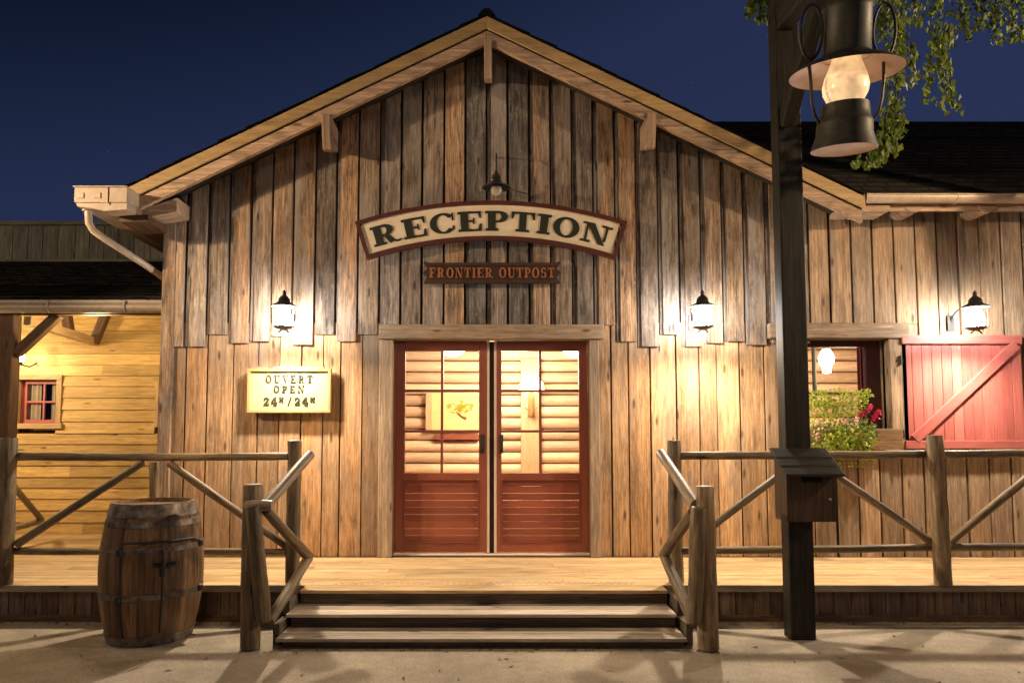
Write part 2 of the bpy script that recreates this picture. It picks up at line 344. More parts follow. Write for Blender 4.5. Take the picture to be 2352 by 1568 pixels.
def ground_mat():
    m, t, b = mk("sandy_concrete"); L = t.links.new
    tc = N(t, "ShaderNodeTexCoord")
    def nz(s, d, r=.6):
        n = N(t, "ShaderNodeTexNoise"); n.inputs["Scale"].default_value = s; n.inputs["Detail"].default_value = d; n.inputs["Roughness"].default_value = r; L(tc.outputs["Object"], n.inputs["Vector"]); return n.outputs[0]
    a = nz(1.1, 6); c = nz(60, 4, .7); d = nz(9, 6, .7)
    r = N(t, "ShaderNodeValToRGB"); r.color_ramp.elements[0].position = .3; r.color_ramp.elements[0].color = (.23, .19, .135, 1); r.color_ramp.elements[1].position = .7; r.color_ramp.elements[1].color = (.47, .395, .285, 1)
    mx = N(t, "ShaderNodeMath", operation='MULTIPLY_ADD'); L(a, mx.inputs[0]); mx.inputs[1].default_value = .55; 
    ml = N(t, "ShaderNodeMath", operation='MULTIPLY'); L(d, ml.inputs[0]); ml.inputs[1].default_value = .45; L(ml.outputs[0], mx.inputs[2]); L(mx.outputs[0], r.inputs[0])
    sp = N(t, "ShaderNodeMapRange"); L(c, sp.inputs[0]); sp.inputs[1].default_value = .35; sp.inputs[2].default_value = .65; sp.inputs[3].default_value = .72; sp.inputs[4].default_value = 1.22
    mm = N(t, "ShaderNodeMixRGB"); mm.blend_type = 'MULTIPLY'; mm.inputs[0].default_value = 1; L(r.outputs[0], mm.inputs[1]); L(sp.outputs[0], mm.inputs[2])
    vc = N(t, "ShaderNodeTexVoronoi", feature='DISTANCE_TO_EDGE'); vc.inputs["Scale"].default_value = .55
    nw = N(t, "ShaderNodeTexNoise"); nw.inputs["Scale"].default_value = 3; nw.inputs["Detail"].default_value = 5; L(tc.outputs["Object"], nw.inputs["Vector"])
    va = N(t, "ShaderNodeMixRGB"); va.inputs[0].default_value = .25; L(tc.outputs["Object"], va.inputs[1]); L(nw.outputs[1], va.inputs[2]); L(va.outputs[0], vc.inputs["Vector"])
    cr = N(t, "ShaderNodeMapRange"); L(vc.outputs[0], cr.inputs[0]); cr.inputs[1].default_value = .002; cr.inputs[2].default_value = .007; cr.inputs[3].default_value = .93; cr.inputs[4].default_value = 1
    m3 = N(t, "ShaderNodeMixRGB"); m3.blend_type = 'MULTIPLY'; m3.inputs[0].default_value = 1; L(mm.outputs[0], m3.inputs[1]); L(cr.outputs[0], m3.inputs[2])
    L(m3.outputs[0], b.inputs["Base Color"]); b.inputs["Roughness"].default_value = .85
    bp = N(t, "ShaderNodeBump"); bp.inputs["Strength"].default_value = .6; bp.inputs["Distance"].default_value = .006; L(c, bp.inputs["Height"]); L(bp.outputs[0], b.inputs["Normal"]); return m
M_ground = ground_mat()
def leaf_mat(name, cols, tr=.4):
    m, t, b = mk(name); L = t.links.new
    at = N(t, "ShaderNodeAttribute"); at.attribute_name = "tint"; sa = N(t, "ShaderNodeSeparateXYZ"); L(at.outputs["Vector"], sa.inputs[0])
    r = N(t, "ShaderNodeValToRGB"); el = r.color_ramp.elements; el[0].color = (*cols[0], 1); el[1].color = (*cols[-1], 1)
    for i, c in enumerate(cols[1:-1]):
        q = el.new((i + 1) / (len(cols) - 1)); q.color = (*c, 1)
    L(sa.outputs[0], r.inputs[0]); L(r.outputs[0], b.inputs["Base Color"]); b.inputs["Roughness"].default_value = .5
    td = N(t, "ShaderNodeBsdfTranslucent"); L(r.outputs[0], td.inputs[0]); mx = N(t, "ShaderNodeMixShader"); mx.inputs[0].default_value = tr
    L(b.outputs[0], mx.inputs[1]); L(td.outputs[0], mx.inputs[2]); L(mx.outputs[0], t.nodes["Material Output"].inputs[0]); return m
M_birch = leaf_mat("birch_leaf", [(.05, .085, .01), (.12, .17, .02), (.20, .25, .04), (.07, .12, .02)])
M_trail = leaf_mat("yellow_green_leaf", [(.26, .36, .03), (.50, .50, .04), (.20, .32, .03), (.40, .44, .06)])
M_green = leaf_mat("mid_green_leaf", [(.06, .13, .02), (.12, .2, .03), (.2, .26, .05)])
M_pink = leaf_mat("magenta_petal", [(.6, .02, .09), (.75, .05, .16), (.5, .01, .04)], .3)
M_pale = leaf_mat("pale_pink_petal", [(.7, .42, .30), (.75, .5, .4), (.7, .35, .3)], .3)
# ------------------------------------------------------------------ ground
g = MB(); g.cur = (.5, .5, .5)
g.quad([(-60, -20, 0), (60, -20, 0), (60, 80, 0), (-60, 80, 0)])
tag(g.build("ground", M_ground), kind="structure")
# pebbles and leaf litter lying about
lit = MB()
for i in range(70):
    x = random.uniform(-4.3, 4.3); y = random.uniform(3.6, 5.9); lit.tint(); r_ = random.uniform(.006, .016)
    if -1.8 < x < 1.7 and y > 5.2: continue
    a = random.random() * 6
    lit.quad([(x + r_ * math.cos(a + k * 1.57) * (1.6 if k % 2 else .8), y + r_ * math.sin(a + k * 1.57) * (1.6 if k % 2 else .8), .004 + (.008 if k == 1 else 0)) for k in range(4)])
for i in range(420):
    x = random.uniform(-4.6, 4.8); y = (6.17 if (x < -1.7 or x > 1.56) else 5.45) - abs(random.gauss(0, .05)); lit.tint(); r_ = random.uniform(.004, .013); a = random.random() * 6
    lit.quad([(x + r_ * math.cos(a + k * 1.57) * (1.6 if k % 2 else .8), y + r_ * math.sin(a + k * 1.57) * (1.6 if k % 2 else .8), .004 + (.008 if k == 1 else 0)) for k in range(4)])
tag(lit.build("fallen_leaves", M_brown), "small dry leaves and grit scattered over the sandy ground", "leaf litter", kind="stuff")

DZ = 0.31                     # deck height
WY = 7.55                     # face of the upper planks
LY = 7.575                    # face of the lower planks
XL = -3.555; AX = -0.055; SL = 0.495
EAVE_Z = 4.09
# ------------------------------------------------------------------ reception building
B = thing("reception_building", "large weathered plank building with a pointed gable and russet double doors", "building", (0, WY, 0))
RZ = 6.03                     # top of the fascia at the apex
def roof_under(x): return RZ - .147 - SL * abs(x - AX)
def wall_top(x):
    if x < 3.6: return roof_under(x)
    return 4.16
door_x0, door_x1, door_z1 = PX(903, 1000, 7.6), PX(1354, 1000, 7.6), PZ(778, 7.6)
win_x0, win_x1 = PX(1806, 900, 7.6), PX(2034, 900, 7.6)
win_z0, win_z1 = PZ(1008, 7.6), PZ(777, 7.6)
HX0, HX1 = PX(872, 760, 7.55), PX(1386, 760, 7.55)
head_z0, head_z1 = PZ(778, 7.5), PZ(745, 7.5)
whead_x0, whead_x1 = PX(1762, 760, 7.55), PX(2080, 760, 7.55)
whead_z0, whead_z1 = PZ(777, 7.5), PZ(742, 7.5)
XR = 9.2
up = MB(); und = MB(); lo = MB(); wg = MB()
# backing layer with door and window holes
def backing(x0, x1):
    und.tint(); holes = []
    segs = [(x0, x1, DZ, None)]
    return segs
bx_ = [XL, door_x0, door_x1, win_x0, win_x1, XR]
def addback(x0, x1, z0, z1=None):
    n = max(1, int((x1 - x0) / .3))
    for i in range(n):
        a = x0 + (x1 - x0) * i / n; c = x0 + (x1 - x0) * (i + 1) / n
        for p, q in ([(a, c)] if not (a < AX < c) else [(a, AX), (AX, c)]):
            und.tint()
            if z1 is None: und.box(p, q, 7.60, 7.64, z0, wall_top(p), 2, wall_top(q))
            else: und.box(p, q, 7.60, 7.64, z0, z1)
addback(XL, door_x0, DZ); addback(door_x0, door_x1, door_z1); addback(door_x1, win_x0, DZ)
addback(win_x0, win_x1, DZ, win_z0); addback(win_x0, win_x1, win_z1); addback(win_x1, XR, DZ)
und.build("wall_backing", M_under, B)
# upper planks
pitchw = 0.2345; x = AX - pitchw * 15 - .005; i = 0
joint = {}
while x < XR:
    x0 = x; x1 = x + pitchw * random.uniform(.985, 1.015); x = x0 + pitchw
    gap = random.uniform(.018, .03); zb = PZ(random.choice([768, 772, 784, 788, 792, 796]), WY)
    a, c = x0 + gap * .5, x1 - gap * .5
    if x0 < XL - .02:
        a = XL
        if c < XL + .05: continue
    if c > 3.55 or (a > 2.6 and random.random() < 0): zb = DZ + .0
    if a < 0 and False: pass
    # over door header
    mid = (a + c) / 2
    if HX0 - .05 < mid < HX1 + .05: zb = head_z1 + random.uniform(.0, .01)
    wing = c > 3.5
    if wing: zb = None
    j = random.uniform(-.006, .004)
    side = random.random() < .7; sw = random.uniform(.028, .045)
    if zb is not None:
        up.tint(); up.box(a + (sw if side else 0), c, WY + j, 7.598, zb, wall_top(a + .02), 2, wall_top(c - .02))
        if side:
            up.tint(); up.cur = (random.choice([.5, .95, .05]), up.cur[1], up.cur[2]); up.box(a - .004, a + sw, WY + .017, 7.599, zb + .001, wall_top(a), 2, wall_top(a + sw))
    else:
        # wing: full height boards with the window, header cut out
        spans = [(DZ + .002, 4.16)]
        if c > whead_x0 and a < whead_x1: 
            spans = [(whead_z1, 4.16)]
            if a < win_x1 + .24 and c > win_x0 - .1: spans.append((DZ + .002, win_z0 - .10))
            else: spans = [(whead_z1, 4.02), (DZ + .002, whead_z0)]
        if a < whead_x1 < c and c - whead_x1 > .01: wg.tint(); wg.box(max(a, whead_x1 + .003), c, WY + j + .01, 7.598, whead_z0 + .002, whead_z1 - .002, 2)
        for (s0, s1) in spans:
            M_here = wg
            M_here.tint(); M_here.box(a, c, WY + j + .01, 7.598, s0, s1, 2)
        if len(spans) == 1 and spans[0][0] < 1: pass
up.build("upper_planks", M_up, B, bevel=.004); wg.build("wing_planks", M_wing, B, bevel=.004)
# lower planks
loR = lo; loL = MB()
x = XL; k = 0
while x < 3.50:
    wdt = random.choice([.19, .235, .235, .25, .27, .28]); a = x + random.uniform(.005, .010); c = min(x + wdt, 3.52) - random.uniform(.005, .010); x += wdt
    zt = PZ(741, LY)
    parts = [(a, c)]
    if c > door_x0 - .14 and a < door_x1 + .10:
        parts = []
        if a < door_x0 - .15: parts.append((a, door_x0 - .145))
        if c > door_x1 + .11: parts.append((door_x1 + .105, c))
    j = random.uniform(-.004, .006)
    for (a2, c2) in parts:
        lo = loL if a2 < 0 else loR
        if c2 - a2 < .02: continue
        if c2 > win_x0 - .07:
            if a2 < win_x0 - .09: lo.tint(); lo.box(a2, win_x0 - .075, LY + j, 7.599, DZ + .002, zt)
            a3 = max(a2, win_x0 - .073)
            lo.tint(); lo.box(a3, c2, LY + j, 7.599, DZ + .002, win_z0 - .10); continue
        lo.tint(); lo.box(a2, c2, LY + j, 7.599, DZ + .002, zt)
loL.build("lower_planks", M_low, B, bevel=.003); loR.build("lower_planks", M_low, B, bevel=.003)
# left corner board and left side wall
q = MB(); q.tint(); q.box(XL - .035, XL + .10, 7.535, 7.60, DZ, roof_under(XL) + .0)
q.build("corner_board", M_up, B, bevel=.006)
q = MB()
for i in range(14):
    q.tint(); q.box(XL - .03, XL + .01, 7.602 + i * .25, 7.602 + i * .25 + .24, DZ, roof_under(XL) - .01)
q.build("side_wall", M_up, B, bevel=.003)
# interior shell
q = MB(); q.cur = (.5, .5, .5)
q.box(XL + .02, XR, 10.6, 10.7, 0, 4.3); q.box(XL + .02, XR, 7.66, 10.6, 2.95, 3.0); q.box(XR - .02, XR + .05, 7.6, 10.7, 0, 4.3); q.box(XL + .012, XL + .06, 7.65, 10.6, 0, 2.95)
q.build("inner_walls", M_plaster, B)
q = MB(); 
for i in range(20):
    q.tint(); q.box(XL + .06, XR - .03, 7.66 + i * .147, 7.66 + i * .147 + .145, DZ - .05, DZ, 0)
q.build("inner_floor", M_deck, B)
q = MB(); LH = .171; zz = DZ
while zz < 2.9:
    for (a, c) in ((XL + .06, 0.03), (0.03, 2.9), (2.9, XR - .03)):
        q.tint(); q.tube([(a, 10.56, zz + LH / 2), ((a + c) / 2, 10.555, zz + LH / 2 + .004), (c, 10.56, zz + LH / 2)], LH * .462, 20, False)
    zz += LH
q.build("log_wall", M_intlog, B, smooth=True)
q = MB(); q.cur = (.5, .5, .5); q.box(XL + .06, XR - .03, 10.575, 10.59, DZ, 2.95); q.build("chinking", M_brown, B)
q = MB()
px_ = PX(1219, 900, 10.38)
q.tint(); q.box(px_ - .145, px_ + .145, 10.38, 10.5, DZ, 2.72)
q.build("interior_post", M_intpost, B, bevel=.01); q = MB(); q.tint(); q.box(2.9, 3.05, 10.36, 10.5, DZ, 2.9); q.build("interior_post", M_intpost, B, bevel=.01); q = MB(); q.tint(); q.box(4.92, 5.0, 9.3, 9.4, DZ, 2.9)
q.build("interior_post", M_intpost, B, bevel=.01)
# red band rail on log wall
q = MB(); q.tint(); q.box(PX(1000, 1003, 10.4), PX(1100, 1003, 10.4), 10.40, 10.47, PZ(1009, 10.4), PZ(997, 10.4), 0); q.build("wall_shelf", M_door, B)
# door surround
q = MB()
q.tint(); q.box(door_x0 - .145, door_x0, 7.52, 7.70, DZ, head_z0)           # left jamb
q.tint(); q.box(door_x1, door_x1 + .10, 7.52, 7.70, DZ, head_z0)            # right jamb
q.tint(); q.box(HX0, HX1, 7.49, 7.70, head_z0, head_z1, 0)
q.build("door_surround", M_trim, B, bevel=.008)
q = MB(); q.tint(); q.box(door_x0, door_x1, 7.62, 7.80, DZ + .001, DZ + .02, 0); q.build("threshold", M_alu, B, bevel=.004)
# doors
DYF = 7.66
def door(u0, u1, g0, g1, handle_side):
    x0, x1 = PX(u0, 1000, DYF), PX(u1, 1000, DYF); z0, z1 = DZ + .03, PZ(783, DYF)
    D = MB(); gx0, gx1 = PX(g0, 950, DYF), PX(g1, 950, DYF); gz0, gz1 = PZ(1086, DYF), PZ(806, DYF)
    # frame
    for bx in ((x0, gx0, z0, z1), (gx1, x1, z0, z1)): D.tint(); D.box(bx[0], bx[1], DYF, DYF + .05, bx[2], bx[3])
    D.tint(); D.box(gx0, gx1, DYF, DYF + .05, gz1, z1, 0)
    pz0, pz1 = PZ(1246, DYF), PZ(1100, DYF)
    D.tint(); D.box(gx0, gx1, DYF, DYF + .05, pz1, gz0, 0); D.tint(); D.box(gx0, gx1, DYF, DYF + .05, z0, pz0, 0)
    fr = D.build("door", M_door, B, bevel=.004)
    s = MB(); n = 9; h = (pz1 - pz0) / n
    for i in range(n):
        za = pz0 + i * h; s.tint()
        s.hexa([(gx0, DYF + .020, za), (gx1, DYF + .020, za), (gx1, DYF + .04, za), (gx0, DYF + .04, za),
                (gx0, DYF + .022, za + h - .004), (gx1, DYF + .022, za + h - .004), (gx1, DYF + .04, za + h - .004), (gx0, DYF + .04, za + h - .004)], 0)
    s.build("louvre_panel", M_door, fr)
    t = .010; s = MB(); s.cur = (.5, .5, .5)
    s.box(gx0, gx0 + t, DYF - .006, DYF - .0005, pz0, pz1); s.box(gx1 - t, gx1, DYF - .006, DYF - .0005, pz0, pz1); s.box(gx0 + t, gx1 - t, DYF - .006, DYF - .0005, pz1 - t, pz1, 0); s.box(gx0 + t, gx1 - t, DYF - .006, DYF - .0005, pz0, pz0 + t, 0)
    s.build("panel_bead", M_door, fr)
    mu = MB(); mu.cur = (.3, .5, .2); gm = (gx0 + gx1) / 2; w_ = .014
    for v in (897, 990):
        zc = PZ(v, DYF); mu.box(gx0, gx1, DYF + .005, DYF + .045, zc - w_, zc + w_, 0)
    cuts = [gz0] + sorted([PZ(v, DYF) for v in (897, 990)]) + [gz1]
    mu.box(gm - w_, gm + w_, DYF + .008, DYF + .043, gz0, gz1)
    mu.build("glazing_bars", M_door, fr)
    p = MB(); p.cur = (.5, .5, .5); p.box(gx0, gx1, DYF + .024, DYF + .028, gz0, gz1); p.build("pane", M_glass, fr)
    hx = x1 - .05 if handle_side > 0 else x0 + .05
    hd = MB(); zc = PZ(1015, DYF)
    hd.box(hx - .02, hx + .02, DYF - .008, DYF - .0005, zc - .12, zc + .08)
    hd.tube([(hx, DYF - .004, zc - .07), (hx, DYF - .05, zc - .06), (hx, DYF - .055, zc), (hx, DYF - .05, zc + .06), (hx, DYF - .004, zc + .07)], .008, 8)
    hd.build("handle", M_iron, fr, smooth=True)
    k = MB(); k.cur = (.5, .5, .5); ex = x1 + .0155 if handle_side > 0 else x0 - .0155
    k.box(ex - .014, ex + .014, DYF + .004, DYF + .044, z0, z1); k.build("door_seal", M_alu, fr)
door(908, 1118, 930, 1100, 1)
door(1141, 1350, 1152, 1330, -1)
q = MB(); q.cur = (.5, .5, .5); q.box(PX(1116, 1000, DYF), PX(1143, 1000, DYF), DYF + .052, DYF + .07, DZ + .02, PZ(783, DYF)); q.build("astragal", M_dkbrown, B)
for (xa, xb) in ((door_x0 - .005, PX(908, 1000, DYF) - .004), (PX(1350, 1000, DYF) + .004, door_x1 + .005)):
    q = MB(); q.tint(); q.box(xa, xb + .0, DYF - .005, DYF + .06, DZ + .02, PZ(783, DYF)); q.build("door_stop", M_door, B)
# head stop over doors
q = MB(); q.tint(); q.box(door_x0, door_x1, DYF, DYF + .06, PZ(782, DYF), head_z0 + .02, 0); q.build("door_head", M_door, B)
# window in the wing
q = MB()
q.tint(); q.box(whead_x0, whead_x1, 7.47, 7.70, whead_z0, whead_z1, 0)
q.tint(); q.box(win_x0 - .07, win_x0, 7.52, 7.72, win_z0 - .1, whead_z0)
q.tint(); q.box(win_x1, win_x1 + .19, 7.50, 7.72, win_z0 - .1, whead_z0)
q.tint(); q.box(win_x0 - .07, win_x1 + .19, 7.50, 7.72, win_z0 - .16, win_z0 - .101, 0)
surr = q.build("window_surround", M_wing, B, bevel=.012)
q = MB(); wy = 7.68; q.tint()
q.box(win_x0, win_x1, wy, wy + .05, win_z1 - .085, win_z1, 0); q.box(win_x0, win_x0 + .05, wy, wy + .05, win_z0, win_z1 - .085); q.box(win_x1 - .17, win_x1, wy, wy + .05, win_z0, win_z1 - .085)
q.box(win_x0 + .05, win_x1 - .17, wy, wy + .05, win_z0, win_z0 + .05, 0)
zb_ = PZ(902, wy); q.box(win_x0 + .05, win_x1 - .17, wy + .01, wy + .04, zb_ - .012, zb_ + .012, 0)
wf = q.build("window", M_frame, B, bevel=.005)
q = MB(); q.cur = (.5, .5, .5); q.box(win_x0 + .05, win_x1 - .17, wy + .022, wy + .026, win_z0 + .05, win_z1 - .085); q.build("pane", M_glass, wf)
q = MB(); q.cur = (.5, .5, .5); cx0, cx1 = PX(1972, 900, 7.85), win_x1 + .05; n = 40
for i in range(n):
    xa = cx0 + (cx1 - cx0) * i / n; xb = cx0 + (cx1 - cx0) * (i + 1) / n
    ya = 7.85 + .03 * math.sin(i * 1.05); yb = 7.85 + .03 * math.sin((i + 1) * 1.05)
    q.quad([(xa, ya, DZ + .5), (xb, yb, DZ + .5), (xb, yb, win_z1 + .1), (xa, ya, win_z1 + .1)])
q.build("curtain", M_curtain, wf, smooth=True)
# shutters
def shutter(x0, x1, z0, z1, mirror=False):
    y = 7.50; n = 12; s = MB(); w_ = (x1 - x0) / n
    for i in range(n): s.tint(); s.box(x0 + i * w_ + .002, x0 + (i + 1) * w_ - .002, y, y + .025, z0, z1)
    sh = s.build("shutter", M_red, B, bevel=.003)
    for (za, zb_) in ((z1 - .095, z1 - .0005), (z0 + .0005, z0 + .085)):
        r_ = MB(); r_.tint(); r_.box(x0, x1, y - .025, y - .0005, za, zb_, 0); r_.build("shutter_rail", M_red, sh, bevel=.004)
    b_ = MB(); b_.tint(); a = Vector((x0 + .10, y - .014, z0 + .10)); c = Vector((x1 - .06, y - .014, z1 - .10))
    b_.beam(a, c, .028, .105, (0, 0, 1)); b_.build("shutter_brace", M_red, sh, bevel=.004)
    for zz in (z1 - .27, z0 + .15):
        h_ = MB(); h_.cur = (.5, .5, .5)
        h_.box(x0 - .05, x0 + .01, y - .01, y - .002, zz - .012, zz + .012); h_.tube([(x0 - .02, y - .012, zz - .05), (x0 - .02, y - .012, zz + .05)], .011, 8)
        h_.build("hinge", M_iron, sh, smooth=True)
shz0, shz1 = PZ(1030, 7.5), PZ(770, 7.5)
shutter(PX(2074, 900, 7.5), PX(2350, 900, 7.5), shz0, shz1)
shutter(PX(2350, 900, 7.5) + .06, PX(2350, 900, 7.5) + .7, shz0, shz1)
# gable roof
def slope_pts(x0, x1, off0, off1):
    return [(x0, RZ - SL * abs(x0 - AX) + off0), (x1, RZ - SL * abs(x1 - AX) + off0), (x1, RZ - SL * abs(x1 - AX) + off1), (x0, RZ - SL * abs(x0 - AX) + off1)]
GL, GR = -3.90, 3.88
q = MB(); q.cur = (.5, .5, .5)
q.prism(slope_pts(GL - .02, AX, -.085, .012), 7.17, 12.5); q.prism(slope_pts(AX, GR, -.085, .012), 7.17, 12.5)
gr = q.build("gable_roof", M_under, B)
q = MB()
for sgn, xa in ((-1, GL), (1, GR)):
    n = 26
    for row in range(n):
        t0 = row / n; t1 = (row + 1.25) / n
        x_lo = xa + (AX - xa) * t0; x_hi = xa + (AX - xa) * min(t1, 1)
        z_lo = RZ - SL * abs(x_lo - AX); z_hi = RZ - SL * abs(x_hi - AX)
        y = 7.135 + random.uniform(-.006, .014)
        while y < 12.4:
            wdt = random.uniform(.12, .26) if y < 8 else 1.2
            q.tint(); dz = random.uniform(.0, .010); dxe = -sgn * random.uniform(-.012, .012) * -1
            q.hexa([(x_lo + dxe, y, z_lo + .013 + dz), (x_hi, y, z_hi + .014), (x_hi, y + wdt - .004, z_hi + .014), (x_lo + dxe, y + wdt - .004, z_lo + .013 + dz),
                    (x_lo + dxe, y, z_lo + .024 + dz), (x_hi, y, z_hi + .022), (x_hi, y + wdt - .004, z_hi + .022), (x_lo + dxe, y + wdt - .004, z_lo + .024 + dz)], 0)
            y += wdt
q.build("shingles", M_roof, gr)
q = MB(); q.cur = (.5, .5, .5); q.prism([(AX - .09, RZ + .0), (AX + .09, RZ + .0), (AX + .03, RZ + .07), (AX - .03, RZ + .07)], 7.13, 12.4); q.build("ridge_cap", M_roof, gr)
q = MB(); q.tint(); q.prism(slope_pts(GL + .10, AX, -.137, -.005), 7.145, 7.168); q.build("fascia_board", M_fascia, B, bevel=.004)
q = MB(); q.tint(); q.prism(slope_pts(AX, GR, -.137, -.005), 7.145, 7.168); q.build("fascia_board", M_fascia, B, bevel=.004)
q = MB(); q.tint(); q.prism(slope_pts(GL + .12, AX, -.282, -.147), 7.172, 7.225); q.build("barge_board", M_barge, B, bevel=.006)
q = MB(); q.tint(); q.prism(slope_pts(AX, GR - .02, -.282, -.147), 7.172, 7.225); q.build("barge_board", M_barge, B, bevel=.006)
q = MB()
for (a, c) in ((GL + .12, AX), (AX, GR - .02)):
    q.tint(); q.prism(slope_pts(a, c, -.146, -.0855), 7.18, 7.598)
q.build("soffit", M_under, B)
# purlin ends (curved brackets)
def bracket(xc, ztop, h, w_=.085):
    b_ = MB(); b_.tint()
    prof = [(7.15, ztop), (7.15, ztop - h * .25), (7.17, ztop - h * .60), (7.22, ztop - h), (7.30, ztop - h * .98), (7.42, ztop - h * .8), (7.546, ztop - h * .72), (7.546, ztop)]
    n = len(prof); v0 = len(b_.v)
    for xx in (xc - w_ / 2, xc + w_ / 2):
        for (y, z) in prof: b_.v.append((xx, y, z))
    b_.face([v0 + i for i in range(n)], [(p[0], p[1]) for p in prof]); b_.face([v0 + n + i for i in range(n)][::-1], [(p[0], p[1]) for p in prof][::-1])
    for i in range(n):
        j = (i + 1) % n; b_.face([v0 + i, v0 + j, v0 + n + j, v0 + n + i], [(prof[i][0], 0), (prof[j][0], 0), (prof[j][0], w_), (prof[i][0], w_)])
    b_.build("bracket", M_barge, B, bevel=.008)
bracket(PX(1121, 130, 7.15), PZ(92, 7.15), PZ(92, 7.15) - PZ(172, 7.15))
bracket(PX(748, 300, 7.15), PZ(262, 7.15), PZ(262, 7.15) - PZ(338, 7.15), .09)
bracket(PX(1498, 300, 7.15), PZ(258, 7.15), PZ(258, 7.15) - PZ(334, 7.15), .09)
# left eave return, box gutter and downpipe
q = MB(); q.tint(); ez = PZ(470, 7.05)
q.prism([(PX(300, 470, 7.05), PZ(488, 7.05)), (PX(388, 470, 7.05), PZ(474, 7.05)), (PX(388, 470, 7.05), PZ(440, 7.05)), (PX(300, 470, 7.05), PZ(470, 7.05))], 7.23, 7.54)
q.build("eave_return", M_barge, B, bevel=.005)
q = MB(); q.tint(); q.box(XL - .30, XL + .0, 7.12, 12, PZ(508, 7.1), PZ(492, 7.1), 1); q.build("eave_soffit", M_brown, B)
q = MB(); q.cur = (.5, .5, .5); gx0, gx1 = PX(180, 450, 7.0), PX(300, 450, 7.0); gz1, gz0 = PZ(436, 7.0), PZ(470, 7.0)
q.box(gx0, gx1, 6.93, 12, gz0, gz1, 1); q.box(gx0 - .012, gx1 + .002, 6.915, 12, gz1, gz1 + .014, 1)
q.prism([(gx0 + .03, gz0 - .04), (gx0 + .16, gz0 - .055), (gx0 + .3, gz0 - .085), (gx1, gz0 - .07), (gx1, gz0 - .001), (gx0 + .01, gz0 - .001)], 6.94, 12)
q.box(gx0 + .03, gx0 + .10, 6.922, 6.93, gz0 + .04, gz0 + .10); q.box(gx0 + .20, gx0 + .27, 6.922, 6.93, gz0 + .04, gz0 + .10); q.box(gx0 + .335, gx0 + .345, 6.92, 6.93, gz0 - .02, gz1)
q.build("box_gutter", M_gutter, B, bevel=.006)
q = MB(); q.cur = (.5, .5, .5)
q.tube([P(203, 474, 7.05), P(203, 490, 7.05), P(204, 512, 7.06), P(215, 530, 7.1), P(240, 548, 7.16), P(290, 580, 7.3), P(330, 606, 7.48), P(362, 628, 7.66), P(384, 645, 7.85)], .036, 14)
q.tube([P(200, 478, 7.05), P(200, 486, 7.05)], .046, 14)
q.build("downpipe", M_gutter, B, smooth=True)
q = MB(); q.cur = (.5, .5, .5); q.tube([P(284, 488, 7.6), P(286, 500, 7.6), P(300, 512, 7.6), P(345, 516, 7.75), P(378, 518, 7.8)], .035, 10); q.build("pipe_stub", M_gutter, B, smooth=True)
# wing roof, gutter, rafter tails
WG = PZ(456, 7.2)
q = MB(); q.cur = (.5, .5, .5)
yb = 10.6; zb2 = PZ(281, 10.6); zf = WG + .03
xl = 2.0
xv = 3.72
q.hexa([(xv, 7.22, zf - .05), (12, 7.22, zf - .05), (12, yb, zb2 - .05), (-1.2, yb, zb2 - .05), (xv, 7.22, zf), (12, 7.22, zf), (12, yb, zb2), (-1.2, yb, zb2)], 0)
wr = q.build("wing_roof", M_roof, B)
q = MB()
rows = 22
for r_ in range(rows):
    t0 = r_ / rows; t1 = (r_ + 1.1) / rows
    ya = 7.20 + (yb - 7.20) * t0; yc = 7.20 + (yb - 7.2) * min(1, t1); za = zf + (zb2 - zf) * t0; zc2 = zf + (zb2 - zf) * min(1, t1)
    x = 3.76 - t0 * 4.7
    while x < 9:
        wdt = random.uniform(.14, .3); q.tint()
        q.hexa([(x, ya, za + .014), (x + wdt - .005, ya, za + .014), (x + wdt - .005, yc, zc2 + .002), (x, yc, zc2 + .002), (x, ya, za + .03), (x + wdt - .005, ya, za + .03), (x + wdt - .005, yc, zc2 + .012), (x, yc, zc2 + .012)], 1)
        x += wdt
q.build("shingles", M_roof, wr)
q = MB(); q.tint(); q.box(3.75, 9, 7.27, 7.30, WG - .11, WG + .02, 0); q.build("fascia_board", M_barge, B)
q = MB(); q.cur = (.5, .5, .5); r0 = .062; gx = PX(1985, 456, 7.2); n = 10
prof = [(7.2 + r0 * math.cos(a), WG + .02 + r0 * 1.15 * math.sin(a)) for a in [math.pi + i * math.pi / n for i in range(n + 1)]]
xs = [gx] + [gx + .95 * i for i in range(1, 6)]
for i in range(n):
    (ya, za), (yc, zc2) = prof[i], prof[i + 1]
    q.quad([(gx, ya, za), (9, ya, za), (9, yc, zc2), (gx, yc, zc2)])
    q.quad([(gx, ya + .002 * (1 if ya < 7.2 else -1), za + .003), (9, ya + .002 * (1 if ya < 7.2 else -1), za + .003), (9, yc, zc2 + .003), (gx, yc, zc2 + .003)])
q.tube([(gx, 7.2 - r0, WG + .025), (9, 7.2 - r0, WG + .025)], .010, 8)
q.quad([(gx, y, z) for (y, z) in prof])
for xx in xs[1:]:
    q.tube([(xx, y - .004 * 0, z - .004) for (y, z) in prof], .007, 6)
q.tube([(gx - .03, 7.19, WG + .05), (gx + .03, 7.19, WG - .06)], .02, 8)
q.build("gutter", M_gutter, B, smooth=True)
for uu in (2095, 2262, 2440, 2620):
    q = MB(); q.tint(); xx = PX(uu, 478, 7.3); zt = WG - .05
    q.prism([(xx - .10, zt), (xx - .085, zt - .045), (xx - .03, zt - .075), (xx + .03, zt - .075), (xx + .085, zt - .045), (xx + .10, zt)], 7.26, 7.56)
    q.build("rafter_tail", M_barge, B, bevel=.006)
q = MB(); q.tint(); q.box(3.70, 4.18, 7.23, 7.54, PZ(486, 7.25), PZ(473, 7.25), 0); q.build("eave_return", M_barge, B, bevel=.006)

